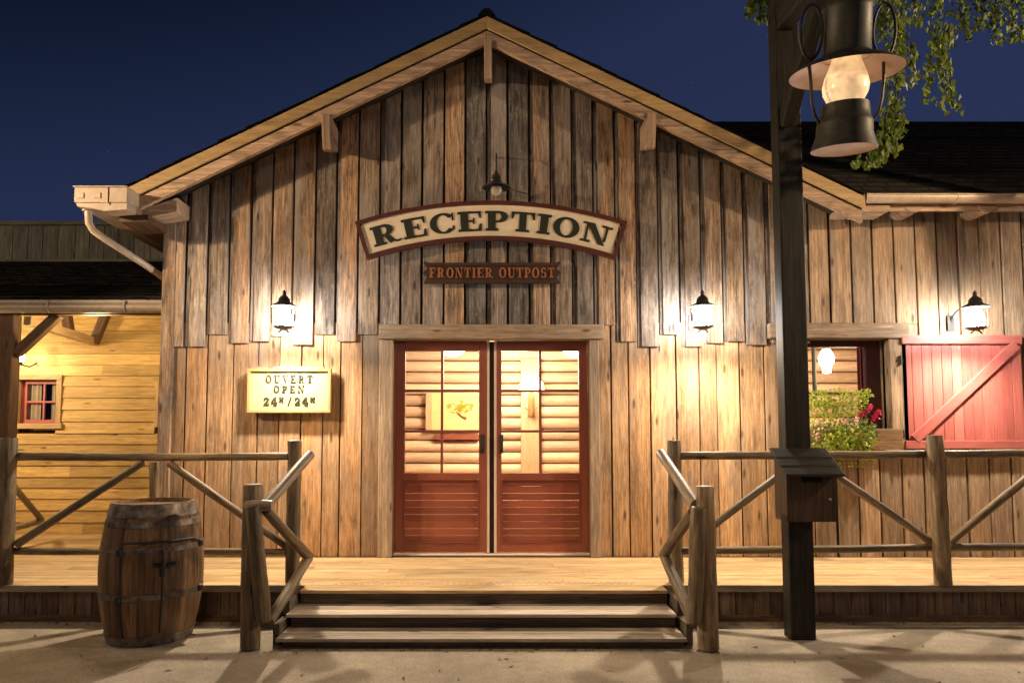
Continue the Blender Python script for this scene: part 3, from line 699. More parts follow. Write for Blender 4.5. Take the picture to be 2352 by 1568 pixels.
# ------------------------------------------------------------------ lights inside the room
def hanging_bowl(u, v, Y, label):
    t = thing("ceiling_lamp", label, "ceiling lamp", tuple(P(u, v, Y)), group="ceiling lamps in the reception room")
    c = P(u, v, Y); b_ = MB(); b_.cur = (.5, .5, .5)
    b_.lathe([(.001, -.11), (.07, -.10), (.13, -.07), (.17, -.02), (.18, .03), (.16, .035), (.001, .04)], c, 28); b_.build("bowl", M_bowl, t, smooth=True)
    s = MB(); s.cur = (.5, .5, .5); s.tube([c + Vector((0, 0, .04)), Vector((c.x, c.y, 2.949))], .012, 8); s.build("stem", M_iron, t)
hanging_bowl(1040, 800, 9.0, "lit white ceiling bowl seen at the top of the left door's glass")
hanging_bowl(1322, 802, 9.0, "lit white ceiling bowl at the top right corner of the right door's glass")
c = P(1221, 905, 10.2)
t = thing("wall_sconce", "lit shaded lamp fixed to the inner wooden post, seen through the right door", "wall lamp", tuple(c))
b_ = MB(); b_.cur = (.5, .5, .5); zb1 = PZ(896, 10.2); zt1 = PZ(866, 10.2)
b_.lathe([(.19, zb1 - c.z), (.17, (zb1 + zt1) / 2 - c.z), (.11, zt1 - c.z), (.001, zt1 - c.z + .001)], c, 24); b_.build("shade", M_shade, t, smooth=True)
b_ = MB(); b_.cur = (.5, .5, .5)
b_.lathe([(.001, PZ(960, 10.2) - c.z), (.028, PZ(950, 10.2) - c.z), (.04, PZ(938, 10.2) - c.z), (.026, PZ(925, 10.2) - c.z), (.03, PZ(910, 10.2) - c.z), (.02, zb1 - c.z)], c, 14)
b_.box(c.x - .05, c.x + .05, 10.33, 10.379, PZ(955, 10.3), PZ(905, 10.3)); b_.tube([(c.x - .11, 10.2, PZ(935, 10.2)), (c.x, 10.2, PZ(946, 10.2)), (c.x + .09, 10.2, PZ(935, 10.2))], .009, 8); b_.build("bracket", M_brownart, t, smooth=True)
t = thing("framed_poster", "pale framed leaf print hung on the log wall behind the left door", "picture", tuple(P(1050, 945, 10.4)))
b_ = MB(); b_.cur = (.5, .5, .5); fx0, fx1, fz0, fz1 = PX(992, 945, 10.4), PX(1100, 945, 10.4), PZ(990, 10.4), PZ(902, 10.4)
b_.box(fx0, fx1, 10.40, 10.44, fz0, fz1); b_.build("mount", M_poster, t)
b_ = MB(); b_.cur = (.5, .5, .5)
for i in range(46):
    a = random.uniform(0, 6.28); r_ = random.uniform(0, .17); lx = PX(1058, 935, 10.4) + r_ * math.cos(a) * 1.15; lz = PZ(935, 10.4) + r_ * math.sin(a) * .62
    d = random.uniform(-.4, 1.2); l_ = random.uniform(.025, .055); w_ = l_ * .4; ca_, sa_ = math.cos(d), math.sin(d)
    y_ = 10.399 - i * .00025
    b_.quad([(lx - l_ * ca_, y_, lz - l_ * sa_), (lx + w_ * sa_, y_, lz - w_ * ca_), (lx + l_ * ca_, y_, lz + l_ * sa_), (lx - w_ * sa_, y_, lz + w_ * ca_)])
b_.build("leaf_print", M_leafart, t)
b_ = MB(); b_.cur = (.5, .5, .5); b_.tube([P(1048, 945, 10.38), P(1062, 956, 10.38), P(1072, 960, 10.38)], [.006, .012, .02], 6); b_.build("stem_print", M_brownart, t)
b_ = MB(); b_.tint(); b_.box(fx0 - .09, fx0, 10.39, 10.45, fz0, fz1); b_.build("frame", M_intpost, t)
# lantern seen through the window
t = thing("indoor_lantern", "glowing lantern hanging by a dark upright inside the wing window", "lamp", tuple(P(1900, 830, 9.2)))
c = P(1898, 830, 9.2); b_ = MB(); b_.cur = (.5, .5, .5)
b_.lathe([(.001, -.16), (.05, -.15), (.055, -.08), (.09, -.02), (.10, .05), (.07, .12), (.05, .16), (.001, .17)], c, 20); b_.build("globe", M_shade, t, smooth=True)
b_ = MB(); b_.cur = (.5, .5, .5); b_.tube([c + Vector((-.14, .05, -.5)), c + Vector((-.14, .05, .45))], .03, 8); b_.tube([c + Vector((-.13, .03, .2)), c + Vector((0, 0, .2)), c + Vector((0, 0, .16))], .012, 8); b_.build("upright", M_iron, t)
lamp("room_light", (0.2, 9.1, 2.5), 138, (1.0, .82, .60), .3)
lamp("wing_room_light", (4.6, 8.9, 2.5), 75, (1.0, .78, .52), .3)

# ------------------------------------------------------------------ wall lanterns
class MBs(MB):
    K = 1.2
    def lathe(s, prof, c=(0, 0, 0), seg=32, M=None, close=False): MB.lathe(s, [(a * s.K, b * s.K) for a, b in prof], c, seg, M, close)
def wall_lantern(u, v, label, flip=1):
    Y = 7.14; c = P(u, v, Y)
    t = thing("wall_lantern", label, "lantern", (c.x, WY, c.z), group="lit wall lanterns on the plank front")
    b_ = MBs(); b_.cur = (.5, .5, .5)
    b_.lathe([(.001, -.095), (.055, -.092), (.066, -.06), (.060, -.01), (.042, .035), (.036, .06), (.001, .062)], c, 20); b_.build("glass", M_lampglass, t, smooth=True)
    b_ = MBs(); b_.cur = (.5, .5, .5)
    b_.lathe([(.108, .066), (.100, .078), (.058, .100), (.046, .125), (.052, .132), (.030, .155), (.014, .17), (.017, .19), (.010, .205), (.001, .215)], c, 20)
    b_.lathe([(.108, .066), (.085, .072), (.001, .095)], c, 20); b_.build("cap", M_iron, t, smooth=True)
    b_ = MBs(); b_.cur = (.5, .5, .5)
    b_.lathe([(.001, -.10), (.07, -.10), (.075, -.112), (.05, -.125), (.02, -.13), (.001, -.131)], c, 20)
    b_.tube([c + Vector((-.055, 0, -.185)), c + Vector((-.02, 0, -.155)), c + Vector((.02, 0, -.155)), c + Vector((.055, 0, -.185))], .008, 8)
    b_.build("base", M_iron, t, smooth=True)
    b_ = MBs(); b_.cur = (.5, .5, .5)
    for k in range(4):
        a = k * math.pi / 2 + math.pi / 4
        b_.tube([c + Vector((math.cos(a) * .10, math.sin(a) * .10, -.13)), c + Vector((math.cos(a) * .106, math.sin(a) * .106, 0)), c + Vector((math.cos(a) * .10, math.sin(a) * .10, .095))], .0045, 6)
    for z in (-.13,): b_.tube([c + Vector((math.cos(a_) * .104, math.sin(a_) * .104, z)) for a_ in [k * math.pi / 10 for k in range(20)]], .0045, 6, closed=True)
    b_.build("cage", M_iron, t, smooth=True)
    b_ = MBs(); b_.cur = (.5, .5, .5)
    b_.tube([(c.x, WY - .01, c.z - .02), (c.x, WY - .06, c.z + .06), (c.x, WY - .14, c.z + .10), (c.x, WY - .28, c.z + .11), (c.x, Y + .04, c.z + .13)], .008, 8)
    b_.box(c.x - .035, c.x + .035, WY - .022, WY - .008, c.z - .10, c.z + .06)
    b_.tube([c + Vector((flip * .10, 0, .0)), c + Vector((flip * .118, 0, .03)), c + Vector((flip * .10, 0, .06))], .007, 6)
    b_.build("wall_arm", M_iron, t, smooth=True)
    l_ = lamp("lantern_light", (c.x, Y, c.z - .20), 195, (1.0, .83, .64), .035, "SPOT", (c.x, Y - .30, c.z - 1.5), 168); l_.data.spot_blend = 1.0
    l_.parent = t; l_.matrix_parent_inverse = Matrix.Translation(-t.location)
wall_lantern(652, 722, "lit black lantern on the planks above the cream opening hours sign", 1)
wall_lantern(1614, 722, "lit black lantern on the planks between the doors and the tall dark lamp post", -1)
wall_lantern(2241, 724, "lit black lantern just above the red shutter", -1)
# unlit gable lamp
c = P(1140, 420, 7.28)
t = thing("gable_lamp", "small unlit black pendant lamp hanging just above the arched sign", "pendant lamp", (c.x, WY, c.z))
b_ = MB(); b_.cur = (.5, .5, .5)
b_.lathe([(.001, .13), (.018, .128), (.02, .10), (.045, .08), (.05, .05), (.03, .035), (.055, .012), (.06, -.005), (.15, -.05), (.148, -.056), (.055, -.02), (.001, -.02)], c, 24); b_.build("shade", M_iron, t, smooth=True)
b_ = MB(); b_.cur = (.5, .5, .5); b_.lathe([(.001, -.142), (.04, -.125), (.062, -.09), (.055, -.05), (.001, -.02)], c, 20); b_.build("bulb", M_bulb, t, smooth=True)
b_ = MB(); b_.cur = (.5, .5, .5); b_.tube([c + Vector((0, 0, .12)), c + Vector((0, .0, .24)), c + Vector((0, .06, .34)), (c.x, WY - .005, c.z + .38)], .008, 8)
b_.tube([c + Vector((.06, .02, -.01)), c + Vector((.2, .12, -.045)), (c.x + .34, WY - .01, c.z - .03)], .006, 6); b_.build("hanger", M_iron, t, smooth=True)

# ------------------------------------------------------------------ slab serif letters
S_, T_, G_ = .27, .11, .115
def rect(x0, y0, x1, y1): return [[(x0, y0), (x1, y0), (x1, y1), (x0, y1)]]
def arc(cx, cy, rx, ry, tx, ty, a0, a1, n=22):
    o = []
    for i in range(n):
        a = R(a0 + (a1 - a0) * i / n); b_ = R(a0 + (a1 - a0) * (i + 1) / n)
        o.append([(cx + rx * math.cos(a), cy + ry * math.sin(a)), (cx + rx * math.cos(b_), cy + ry * math.sin(b_)),
                  (cx + (rx - tx) * math.cos(b_), cy + (ry - ty) * math.sin(b_)), (cx + (rx - tx) * math.cos(a), cy + (ry - ty) * math.sin(a))])
    return o
def stem(x, w=S_, s0=.09, top=True, bot=True):
    o = [rect(x, 0, x + w, 1)]
    if bot: o.append(rect(x - s0, 0, x + w + s0, G_))
    if top: o.append(rect(x - s0, 1 - G_, x + w + s0, 1))
    return o
def GL_(ch):
    if ch == 'I': return .46, stem(.10)
    if ch == 'E': return .86, stem(.10, top=True) + [rect(.1, .9, .80, 1), rect(.1, 0, .82, .1), rect(.3, .46, .56, .55), [[(.70, .9), (.80, .9), (.80, .66), (.745, .66)]], [[(.745, .36), (.82, .36), (.82, .1), (.70, .1)]], rect(.52, .36, .58, .65)]
    if ch == 'F': return .82, stem(.10) + [rect(.1, .9, .78, 1), rect(.3, .45, .56, .54), [[(.68, .9), (.78, .9), (.78, .66), (.725, .66)]], rect(.52, .35, .58, .64)]
    if ch == 'T': return .84, [rect(.295, 0, .545, 1), rect(.18, 0, .66, G_), rect(.02, .9, .82, 1), [[(.02, .9), (.02, .64), (.08, .64), (.14, .9)]], [[(.70, .9), (.76, .64), (.82, .64), (.82, .9)]]]
    if ch in 'PR':
        g_ = stem(.10, bot=True) + [rect(.3, .9, .46, 1), rect(.3, .42, .46, .52), arc(.44, .71, .34, .29, .23, .10, -90, 90)]
        if ch == 'R': g_ = g_ + [[[(.40, .46), (.60, .46), (.80, .10), (.58, .0)]], arc(.86, .12, .15, .12, .08, .08, 180, 350, 8)]
        return (.80 if ch == 'P' else 1.0), g_
    if ch == 'N': return 1.0, [rect(.12, 0, .20, 1), rect(.78, .2, .86, 1), rect(.0, 0, .34, G_), rect(.64, .9, 1.0, 1), rect(.0, .9, .30, 1), [[(.10, 1), (.38, 1), (.86, 0), (.64, 0)]]]
    if ch == 'O': return .94, [arc(.47, .5, .45, .52, .24, .10, 0, 360, 40)]
    if ch == 'C': return .90, [arc(.48, .5, .46, .52, .24, .10, 38, 322, 34), rect(.78, .62, .84, 1.0), rect(.79, .16, .85, .34)]
    if ch == 'U': return .94, [rect(.10, .36, .34, 1), rect(.72, .36, .80, 1), rect(0, .9, .44, 1), rect(.60, .9, .92, 1), arc(.45, .36, .35, .38, .24, .12, 180, 270, 12), arc(.45, .36, .35, .38, .08, .12, 270, 360, 12)]
    if ch == 'V': return .92, [[[(.08, 1), (.34, 1), (.56, .0), (.42, .0)]], [[(.74, 1), (.82, 1), (.54, .0), (.46, .0)]], rect(0, .9, .42, 1), rect(.62, .9, .92, 1)]
    if ch == 'H': return .98, stem(.10, s0=.08) + stem(.62, s0=.08) + [rect(.3, .45, .7, .55)]
    if ch == 'S': return .76, [arc(.37, .73, .32, .29, .20, .11, 30, 250, 20), arc(.37, .28, .34, .30, .20, .11, -150, 80, 20), rect(.62, .68, .68, 1), rect(.04, .0, .10, .34)]
    if ch == '2': return .72, [arc(.35, .70, .32, .30, .20, .11, -40, 190, 18), [[(.42, .55), (.64, .56), (.30, .14), (.06, .14)]], rect(.04, 0, .68, .16), rect(.60, .1, .68, .3)]
    if ch == '4': return .76, [rect(.38, 0, .60, 1), rect(.02, .26, .74, .38), [[(.02, .38), (.14, .38), (.50, 1), (.38, 1)]], rect(.28, 0, .70, .09)]
    if ch == '/': return .5, [[[(.02, -.08), (.14, -.08), (.46, 1.06), (.34, 1.06)]]]
    return .45, []
def text(mb, s, fn, y0, depth, gap=.10):
    """fn maps (x along line, height 0..1) to (X, Z)"""
    x = 0; mb.cur = (.5, .5, .5); k = 0
    for ch in s:
        w_, pcs = GL_(ch)
        for pc in pcs:
            k += 1; yy = y0 - (k % 9) * .0004
            for poly in pc:
                pts = [fn(x + p[0], p[1]) for p in poly]
                ar = sum(pts[i][0] * pts[(i + 1) % len(pts)][1] - pts[(i + 1) % len(pts)][0] * pts[i][1] for i in range(len(pts)))
                if abs(ar) < 1e-9: continue
                mb.prism(pts if ar > 0 else pts[::-1], yy, yy + depth)
        x += w_ + gap
    return x - gap
def twidth(s, gap=.10): return sum(GL_(c)[0] + gap for c in s) - gap
# arched sign
SY = 7.42; px = (7.42) / F      # metres per photo pixel there
top = P(1128, 461, SY); Rt = 1030 * px * 1.0; cz = top.z - Rt; cxs = top.x; Rb = Rt - 93 * px; HA = R(18.0)
def pol(r, a): return (cxs + r * math.sin(a), cz + r * math.cos(a))
def arch(mb, r0, r1, a0, a1, y0, y1, n=36):
    mb.cur = (.5, .5, .5)
    for i in range(n):
        a = a0 + (a1 - a0) * i / n; c_ = a0 + (a1 - a0) * (i + 1) / n
        mb.prism([pol(r0, a), pol(r0, c_), pol(r1, c_), pol(r1, a)], y0, y1)
t = thing("arched_sign", "arched cream board with a maroon frame reading RECEPTION", "sign", (cxs, WY, top.z - .3))
b_ = MB(); arch(b_, Rb + .03, Rt - .03, -HA + .014, HA - .014, SY + .012, SY + .05); b_.build("board", M_cream, t)
b_ = MB(); fw = .042
arch(b_, Rt - fw, Rt, -HA, HA, SY - .01, SY + .06); arch(b_, Rb, Rb + fw, -HA, HA, SY - .01, SY + .06)
da = fw / Rt
arch(b_, Rb + fw, Rt - fw, -HA, -HA + da, SY - .01, SY + .06, 1); arch(b_, Rb + fw, Rt - fw, HA - da, HA, SY - .01, SY + .06, 1); b_.build("frame", M_maroon, t)
b_ = MB(); W_ = twidth("RECEPTION", .07); LHt = 47 * px; mid = (Rt + Rb) / 2 - .004; sp = R(33.0)
text(b_, "RECEPTION", lambda x, y: pol(mid + (y - .5) * LHt, (x / W_ - .5) * sp), SY + .004, .012, .07); b_.build("lettering", M_blkgrn, t)
for a in (-.2, .2):
    b_ = MB(); b_.box(cxs + Rt * math.sin(a) - .02, cxs + Rt * math.sin(a) + .02, SY + .0605, WY, cz + (Rt - .2) * math.cos(a) - .02, cz + (Rt - .2) * math.cos(a) + .02, 1)
    b_.build("standoff", M_iron, t)
# small plaque
t = thing("ribbon_sign", "small dark brown ribbon shaped plaque with orange lettering reading FRONTIER OUTPOST", "sign", tuple(P(1130, 626, 7.5)))
Y = 7.47; x0, x1, z0, z1 = PX(970, 626, Y), PX(1290, 626, Y), PZ(650, Y), PZ(603, Y); zm = (z0 + z1) / 2
b_ = MB(); b_.cur = (.5, .5, .5); hh = (z1 - z0)
b_.prism([(x0 + .01, z0), (x1 - .01, z0), (x1 - .05, z0 + hh * .3), (x1, zm), (x1 - .05, z1 - hh * .3), (x1 - .01, z1), (x0 + .01, z1), (x0 + .05, z1 - hh * .3), (x0, zm), (x0 + .05, z0 + hh * .3)], Y, Y + .05); b_.build("board", M_dkbrown, t, bevel=.004)
b_ = MB(); b_.cur = (.5, .5, .5); b_.box(x0 + .04, x1 - .04, Y - .012, Y - .0005, z1 - .035, z1 - .002); b_.box(x0 + .04, x1 - .04, Y - .012, Y - .0005, z0 + .002, z0 + .035)
for sg in (x0 + .012, x1 - .05): b_.box(sg, sg + .04, Y - .010, Y - .001, z1 - .02, z1 + .01)
b_.build("trim", M_dkbrown, t, bevel=.003)
s_ = "FRONTIER OUTPOST"; W_ = twidth(s_, .12); tx0, tx1 = PX(986, 626, Y), PX(1274, 626, Y); lh = .108
for wd, o_ in (("FRONTIER", 0), ("OUTPOST", twidth("FRONTIER ", .12) + .12)):
    b_ = MB(); text(b_, wd, lambda x, y: (tx0 + (tx1 - tx0) * (x + o_) / W_, zm + (y - .5) * lh), Y - .008, .0095, .12); b_.build("lettering", M_orange, t)
# opening hours sign
Y = 7.485; t = thing("opening_hours_sign", "cream rectangular sign under the left lantern reading OUVERT OPEN 24H / 24H", "sign", tuple(P(664, 897, Y)))
x0, x1, z0, z1 = PX(568, 897, Y), PX(760, 897, Y), PZ(948, Y), PZ(846, Y)
b_ = MB(); b_.cur = (.5, .5, .5); b_.box(x0 + .02, x1 - .02, Y + .01, Y + .04, z0 + .02, z1 - .02); b_.build("board", M_creamy, t)
b_ = MB(); b_.cur = (.5, .5, .5); fw = .032
b_.box(x0, x1, Y - .012, Y + .05, z1 - fw, z1, 0); b_.box(x0, x1, Y - .012, Y + .05, z0, z0 + fw, 0); b_.box(x0, x0 + fw, Y - .012, Y + .05, z0 + fw, z1 - fw); b_.box(x1 - fw, x1, Y - .012, Y + .05, z0 + fw, z1 - fw)
b_.build("frame", M_gold, t, bevel=.004)
b_ = MB(); b_.tint(); b_.box(x0 + .06, x1 - .06, Y + .051, 7.57, z0 + .06, z0 + .10, 0); b_.tint(); b_.box(x0 + .06, x1 - .06, Y + .051, 7.57, z1 - .10, z1 - .06, 0); b_.tint(); b_.box(x0 + .08, x1 - .08, Y + .02, Y + .05, z1 + .0005, z1 + .025, 0); b_.build("batten", M_trim, t)
b_ = MB(); cxm = (x0 + x1) / 2 - .005
def line(s, zc, h, wtot, gap=.35, xc=None):
    W2 = twidth(s, gap); xs_ = (xc if xc is not None else cxm) - wtot / 2
    text(b_, s, lambda x, y: (xs_ + wtot * x / W2, zc + (y - .5) * h), Y + .002, .0095, gap)
line("OUVERT", PZ(870, Y), .078, .50); b_.build("lettering", M_olive, t); b_ = MB(); line("OPEN", PZ(893, Y), .072, .33); b_.build("lettering", M_olive, t); b_ = MB()
zc = PZ(921, Y)
line("24", zc, .082, .150, .2, cxm - .195); b_.build("lettering", M_olive, t); b_ = MB(); line("H", zc + .018, .05, .052, .2, cxm - .078); b_.build("lettering", M_olive, t); b_ = MB(); line("/", zc, .085, .05, .2, cxm + .01); b_.build("lettering", M_olive, t); b_ = MB(); line("24", zc, .082, .150, .2, cxm + .135); b_.build("lettering", M_olive, t); b_ = MB(); line("H", zc + .018, .05, .052, .2, cxm + .252)
b_.build("lettering", M_olive, t)

# ------------------------------------------------------------------ deck and steps
dk = thing("wooden_deck", "raised plank deck running along the whole front with a vertical board skirt", "deck", (0, 6.2, 0))
DF = 6.20; sx0, sx1 = -1.62, 1.48
q = MB(); y = DF; i = 0
while y < 7.545:
    y1 = min(y + .142, 7.56)
    xs = [-9.5]; xx = -9.5 + random.uniform(1.5, 3.0)
    while xx < 9.5: xs.append(xx); xx += random.choice([2.4, 3.0, 3.6])
    xs.append(9.5)
    for a, c in zip(xs[:-1], xs[1:]):
        q.tint(); q.box(a + .001, c - .001, y + .003, y1 - .003, DZ - .03, DZ + random.uniform(-.001, .001), 0)
    y = y1
y = 7.56
while y < 9.2:
    q.tint(); q.box(-9.5, XL - .04, y + .003, y + .139, DZ - .03, DZ, 0); y += .142
q.build("deck_planks", M_deck, dk, bevel=.003)
q = MB(); y = 6.0
while y < DF - .01:
    q.tint(); q.box(sx0, sx1, y + .001, y + .0985, DZ - .028, DZ + .001, 0); y += .1
q.build("top_nosing", M_deck, dk, bevel=.005)
q = MB(); q.tint(); q.box(-9.5, sx0 - .005, DF - .018, DF, DZ - .055, DZ + .002, 0); q.tint(); q.box(sx1 + .005, 9.5, DF - .018, DF, DZ - .055, DZ + .002, 0); q.build("edge_board", M_rail, dk, bevel=.004)
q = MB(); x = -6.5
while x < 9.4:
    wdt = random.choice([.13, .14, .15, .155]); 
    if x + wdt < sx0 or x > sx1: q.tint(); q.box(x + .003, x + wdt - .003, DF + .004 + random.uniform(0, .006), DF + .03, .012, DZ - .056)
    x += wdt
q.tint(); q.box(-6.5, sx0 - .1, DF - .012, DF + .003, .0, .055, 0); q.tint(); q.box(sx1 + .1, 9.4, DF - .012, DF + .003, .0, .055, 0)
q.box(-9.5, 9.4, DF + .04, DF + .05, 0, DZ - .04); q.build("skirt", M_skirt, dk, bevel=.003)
q = MB(); q.tint(); q.box(PX(980, 1330, 6.1) * 0 + sx0 + .3, sx1 - .25, 6.085, 6.125, DZ + .0012, DZ + .004, 0)
stp = thing("entrance_steps", "two broad wooden steps with dark risers leading up to the double doors", "steps", (0, 5.7, 0))
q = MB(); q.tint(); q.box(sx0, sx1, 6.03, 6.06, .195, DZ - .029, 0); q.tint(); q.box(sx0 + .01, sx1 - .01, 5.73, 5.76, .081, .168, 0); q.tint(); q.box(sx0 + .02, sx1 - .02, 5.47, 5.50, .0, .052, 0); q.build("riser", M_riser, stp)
for (yf, zt, a, c) in ((5.68, .195, sx0 - .02, sx1 - .01), (5.42, .08, sx0 - .02, sx1 + .0)):
    q = MB(); q.tint(); q.box(a, c, yf, yf + .155, zt - .027, zt, 0); q.tint(); q.box(a, c, yf + .160, yf + .345, zt - .027, zt, 0); q.build("tread", M_step, stp, bevel=.005)
for xx in (sx0 - .07, sx1 + .02):
    q = MB(); q.tint(); q.box(xx, xx + .05, 5.52, 6.19, 0, .16, 1); q.tint(); q.box(xx, xx + .05, 5.78, 6.19, .1605, DZ - .03, 1)
    q.build("stringer", M_riser, stp)
q = MB(); q.cur = (.5, .5, .5); n = 46
for i in range(n):
    xx = sx0 + .25 + (sx1 - sx0 - .5) * i / (n - 1); q.lathe([(.016, 0), (.014, .004), (.001, .005)], (xx, 6.27, DZ + .0012), 8); q.lathe([(.016, 0), (.014, .004), (.001, .005)], (xx + .03, 6.31, DZ + .0012), 8)
q.build("warning_studs", M_deck, dk)

# ------------------------------------------------------------------ log railings
RY = 6.27
def V(u, v, Y): return P(u, v, Y)
def one(name, parent, mat=None, **kw):
    b_ = MB(); b_.tint(); b_.log(**kw); return b_.build(name, mat or M_log, parent, smooth=True)
def rpost(u_top, v_top, Y, r, parent, zbot=DZ, u_bot=None, name="post"):
    tp = P(u_top, v_top, Y); xb = tp.x if u_bot is None else PX(u_bot, 1340, Y)
    return one(name, parent, a=(xb, Y, zbot), b=tuple(tp), r=r * 1.05, r2=r * .97)
GR1 = "log railings along the deck edge"
t = thing("log_railing", "log railing behind the barrel with two sloping braces and a short upright", "railing", (-3, RY, DZ), group=GR1)
rpost(20, 1006, 6.24, .068, t, u_bot=10); rpost(677, 1010, 6.28, .062, t)
one("top_rail", t, a=V(38, 1049, RY), b=V(662, 1048, RY), r=.037, r2=.034)
one("bottom_rail", t, a=V(30, 1264, RY), b=V(658, 1268, RY), r=.032, r2=.032)
one("brace", t, a=V(38, 1250, RY - .01), b=V(330, 1060, RY - .01), r=.038, r2=.032)
one("brace", t, a=V(388, 1062, RY - .01), b=V(658, 1255, RY + .02), r=.034, r2=.034)
one("upright", t, a=V(354, 1290, RY + .02), b=V(354, 1062, RY + .02), r=.038, r2=.038)
t = thing("log_railing", "log railing right of the steps that passes behind the dark lamp post", "railing", (3, RY, DZ), group=GR1)
rpost(1548, 1010, 6.28, .062, t); rpost(2146, 1000, 6.22, .070, t, u_bot=2166)
one("top_rail", t, a=V(1562, 1047, RY), b=V(2134, 1042, RY), r=.037, r2=.037)
one("bottom_rail", t, a=V(1562, 1265, RY), b=V(2150, 1256, RY), r=.034, r2=.034)
one("brace", t, a=V(1590, 1245, RY - .01), b=V(1835, 1055, RY - .01), r=.034)
one("brace", t, a=V(1870, 1055, RY - .01), b=V(2140, 1246, RY - .01), r=.034)
t = thing("log_railing", "log railing at the far right, beyond the log post under the red shutter", "railing", (4.6, RY, DZ), group=GR1)
one("top_rail", t, a=V(2158, 1042, RY), b=V(2560, 1041, RY), r=.037); one("bottom_rail", t, a=V(2180, 1256, RY), b=V(2620, 1256, RY), r=.034)
one("brace", t, a=V(2182, 1245, RY), b=V(2400, 1062, RY), r=.034); rpost(2500, 1000, 6.24, .068, t)
GR2 = "log railings beside the steps"
t = thing("stair_railing", "bent log handrail and newel post on the left side of the steps, beside the barrel", "railing", tuple(P(590, 1490, 5.4)), group=GR2)
rpost(580, 1112, 5.42, .070, t, zbot=0, u_bot=577, name="newel_post")
one("handrail", t, M_rail, a=V(713, 1043, 6.12), b=V(606, 1164, 5.42), r=.042, r2=.046)
one("stub", t, M_rail, a=V(565, 1160, 5.36), b=V(626, 1160, 5.36), r=.042)
one("brace", t, a=V(612, 1172, 5.44), b=V(710, 1280, 6.10), r=.042)
one("lower_rail", t, a=V(708, 1280, 6.10), b=V(618, 1428, 5.43), r=.044, r2=.04)
one("upright", t, a=V(606, 1428, 5.37), b=V(580, 1160, 5.31), r=.06, r2=.058)
t = thing("stair_railing", "bent log handrail and newel post on the right side of the steps", "railing", tuple(P(1625, 1495, 5.4)), group=GR2)
rpost(1619, 1117, 5.40, .073, t, zbot=0, u_bot=1624, name="newel_post")
one("handrail", t, M_rail, a=V(1517, 1040, 6.12), b=V(1598, 1158, 5.42), r=.040, r2=.046)
one("brace", t, a=V(1592, 1176, 5.44), b=V(1524, 1274, 6.05), r=.044)
one("lower_rail", t, a=V(1524, 1274, 6.05), b=V(1596, 1432, 5.43), r=.042, r2=.046)
one("upright", t, a=V(1594, 1430, 5.36), b=V(1604, 1166, 5.31), r=.058)
t = thing("side_railing", "short log railing in the glow of the yellow cabin, behind the leftmost post", "railing", tuple(P(60, 1240, 8.4)))
one("brace", t, M_rail, a=V(20, 1100, 7.9), b=V(95, 1194, 8.6), r=.035); one("lower_rail", t, M_rail, a=V(95, 1196, 8.6), b=V(0, 1220, 7.9), r=.035)

# ------------------------------------------------------------------ barrel
bc = Vector((PX(347, 1400, 5.77), 5.77, 0)); BH = 1.08
t = thing("barrel", "brown oak barrel bound with iron hoops standing on the ground before the deck", "barrel", tuple(bc))
def brad(z):
    k = (z / BH - .5) * 2; return .388 - .078 * k * k - (.0 if k < 0 else .0) 
nst = 22
for part in (0,):
    b_ = MB()
    for k in range(nst):
        b_.tint(); a0 = 2 * math.pi * k / nst; a1 = 2 * math.pi * (k + 1) / nst; n = 16; sub = 3; g0 = .006
        for i in range(n):
            za, zb_ = BH * i / n, BH * (i + 1) / n
            for j in range(sub):
                b0 = a0 + (a1 - a0) * j / sub; b1 = a0 + (a1 - a0) * (j + 1) / sub
                def rr(z, e): return brad(z) - (.006 if e else 0)
                e0 = j == 0; e1 = j == sub - 1
                pts = [(rr(za, e0), b0, za), (rr(za, e1), b1, za), (rr(zb_, e1), b1, zb_), (rr(zb_, e0), b0, zb_)]
                b_.quad([(bc.x + r_ * math.cos(a), bc.y + r_ * math.sin(a), z) for (r_, a, z) in pts], [(z + k * .7, a * .4) for (r_, a, z) in pts])
    b_.build("staves", M_barrel, t, smooth=False)
b_ = MB(); b_.tint(); b_.lathe([(brad(BH), BH), (brad(BH) - .03, BH), (brad(BH) - .035, BH - .03), (.001, BH - .03)], bc, 40); b_.build("head", M_barrel, t)
for (za, zb_, th) in ((BH - .10, BH - .006, .006), (BH - .175, BH - .13, .004), (BH * .665, BH * .70, .004), (BH * .335, BH * .375, .006), (.0, .075, .006)):
    b_ = MB(); b_.cur = (.5, .5, .5); b_.lathe([(brad(za), za), (brad(za) + th, za), (brad(zb_) + th, zb_), (brad(zb_), zb_)], bc, 48, close=True); b_.build("hoop", M_hoop, t, smooth=True)
def onb(ang, z, off=0): r_ = brad(z) + off; return bc + Vector((r_ * math.sin(ang), -r_ * math.cos(ang), z))
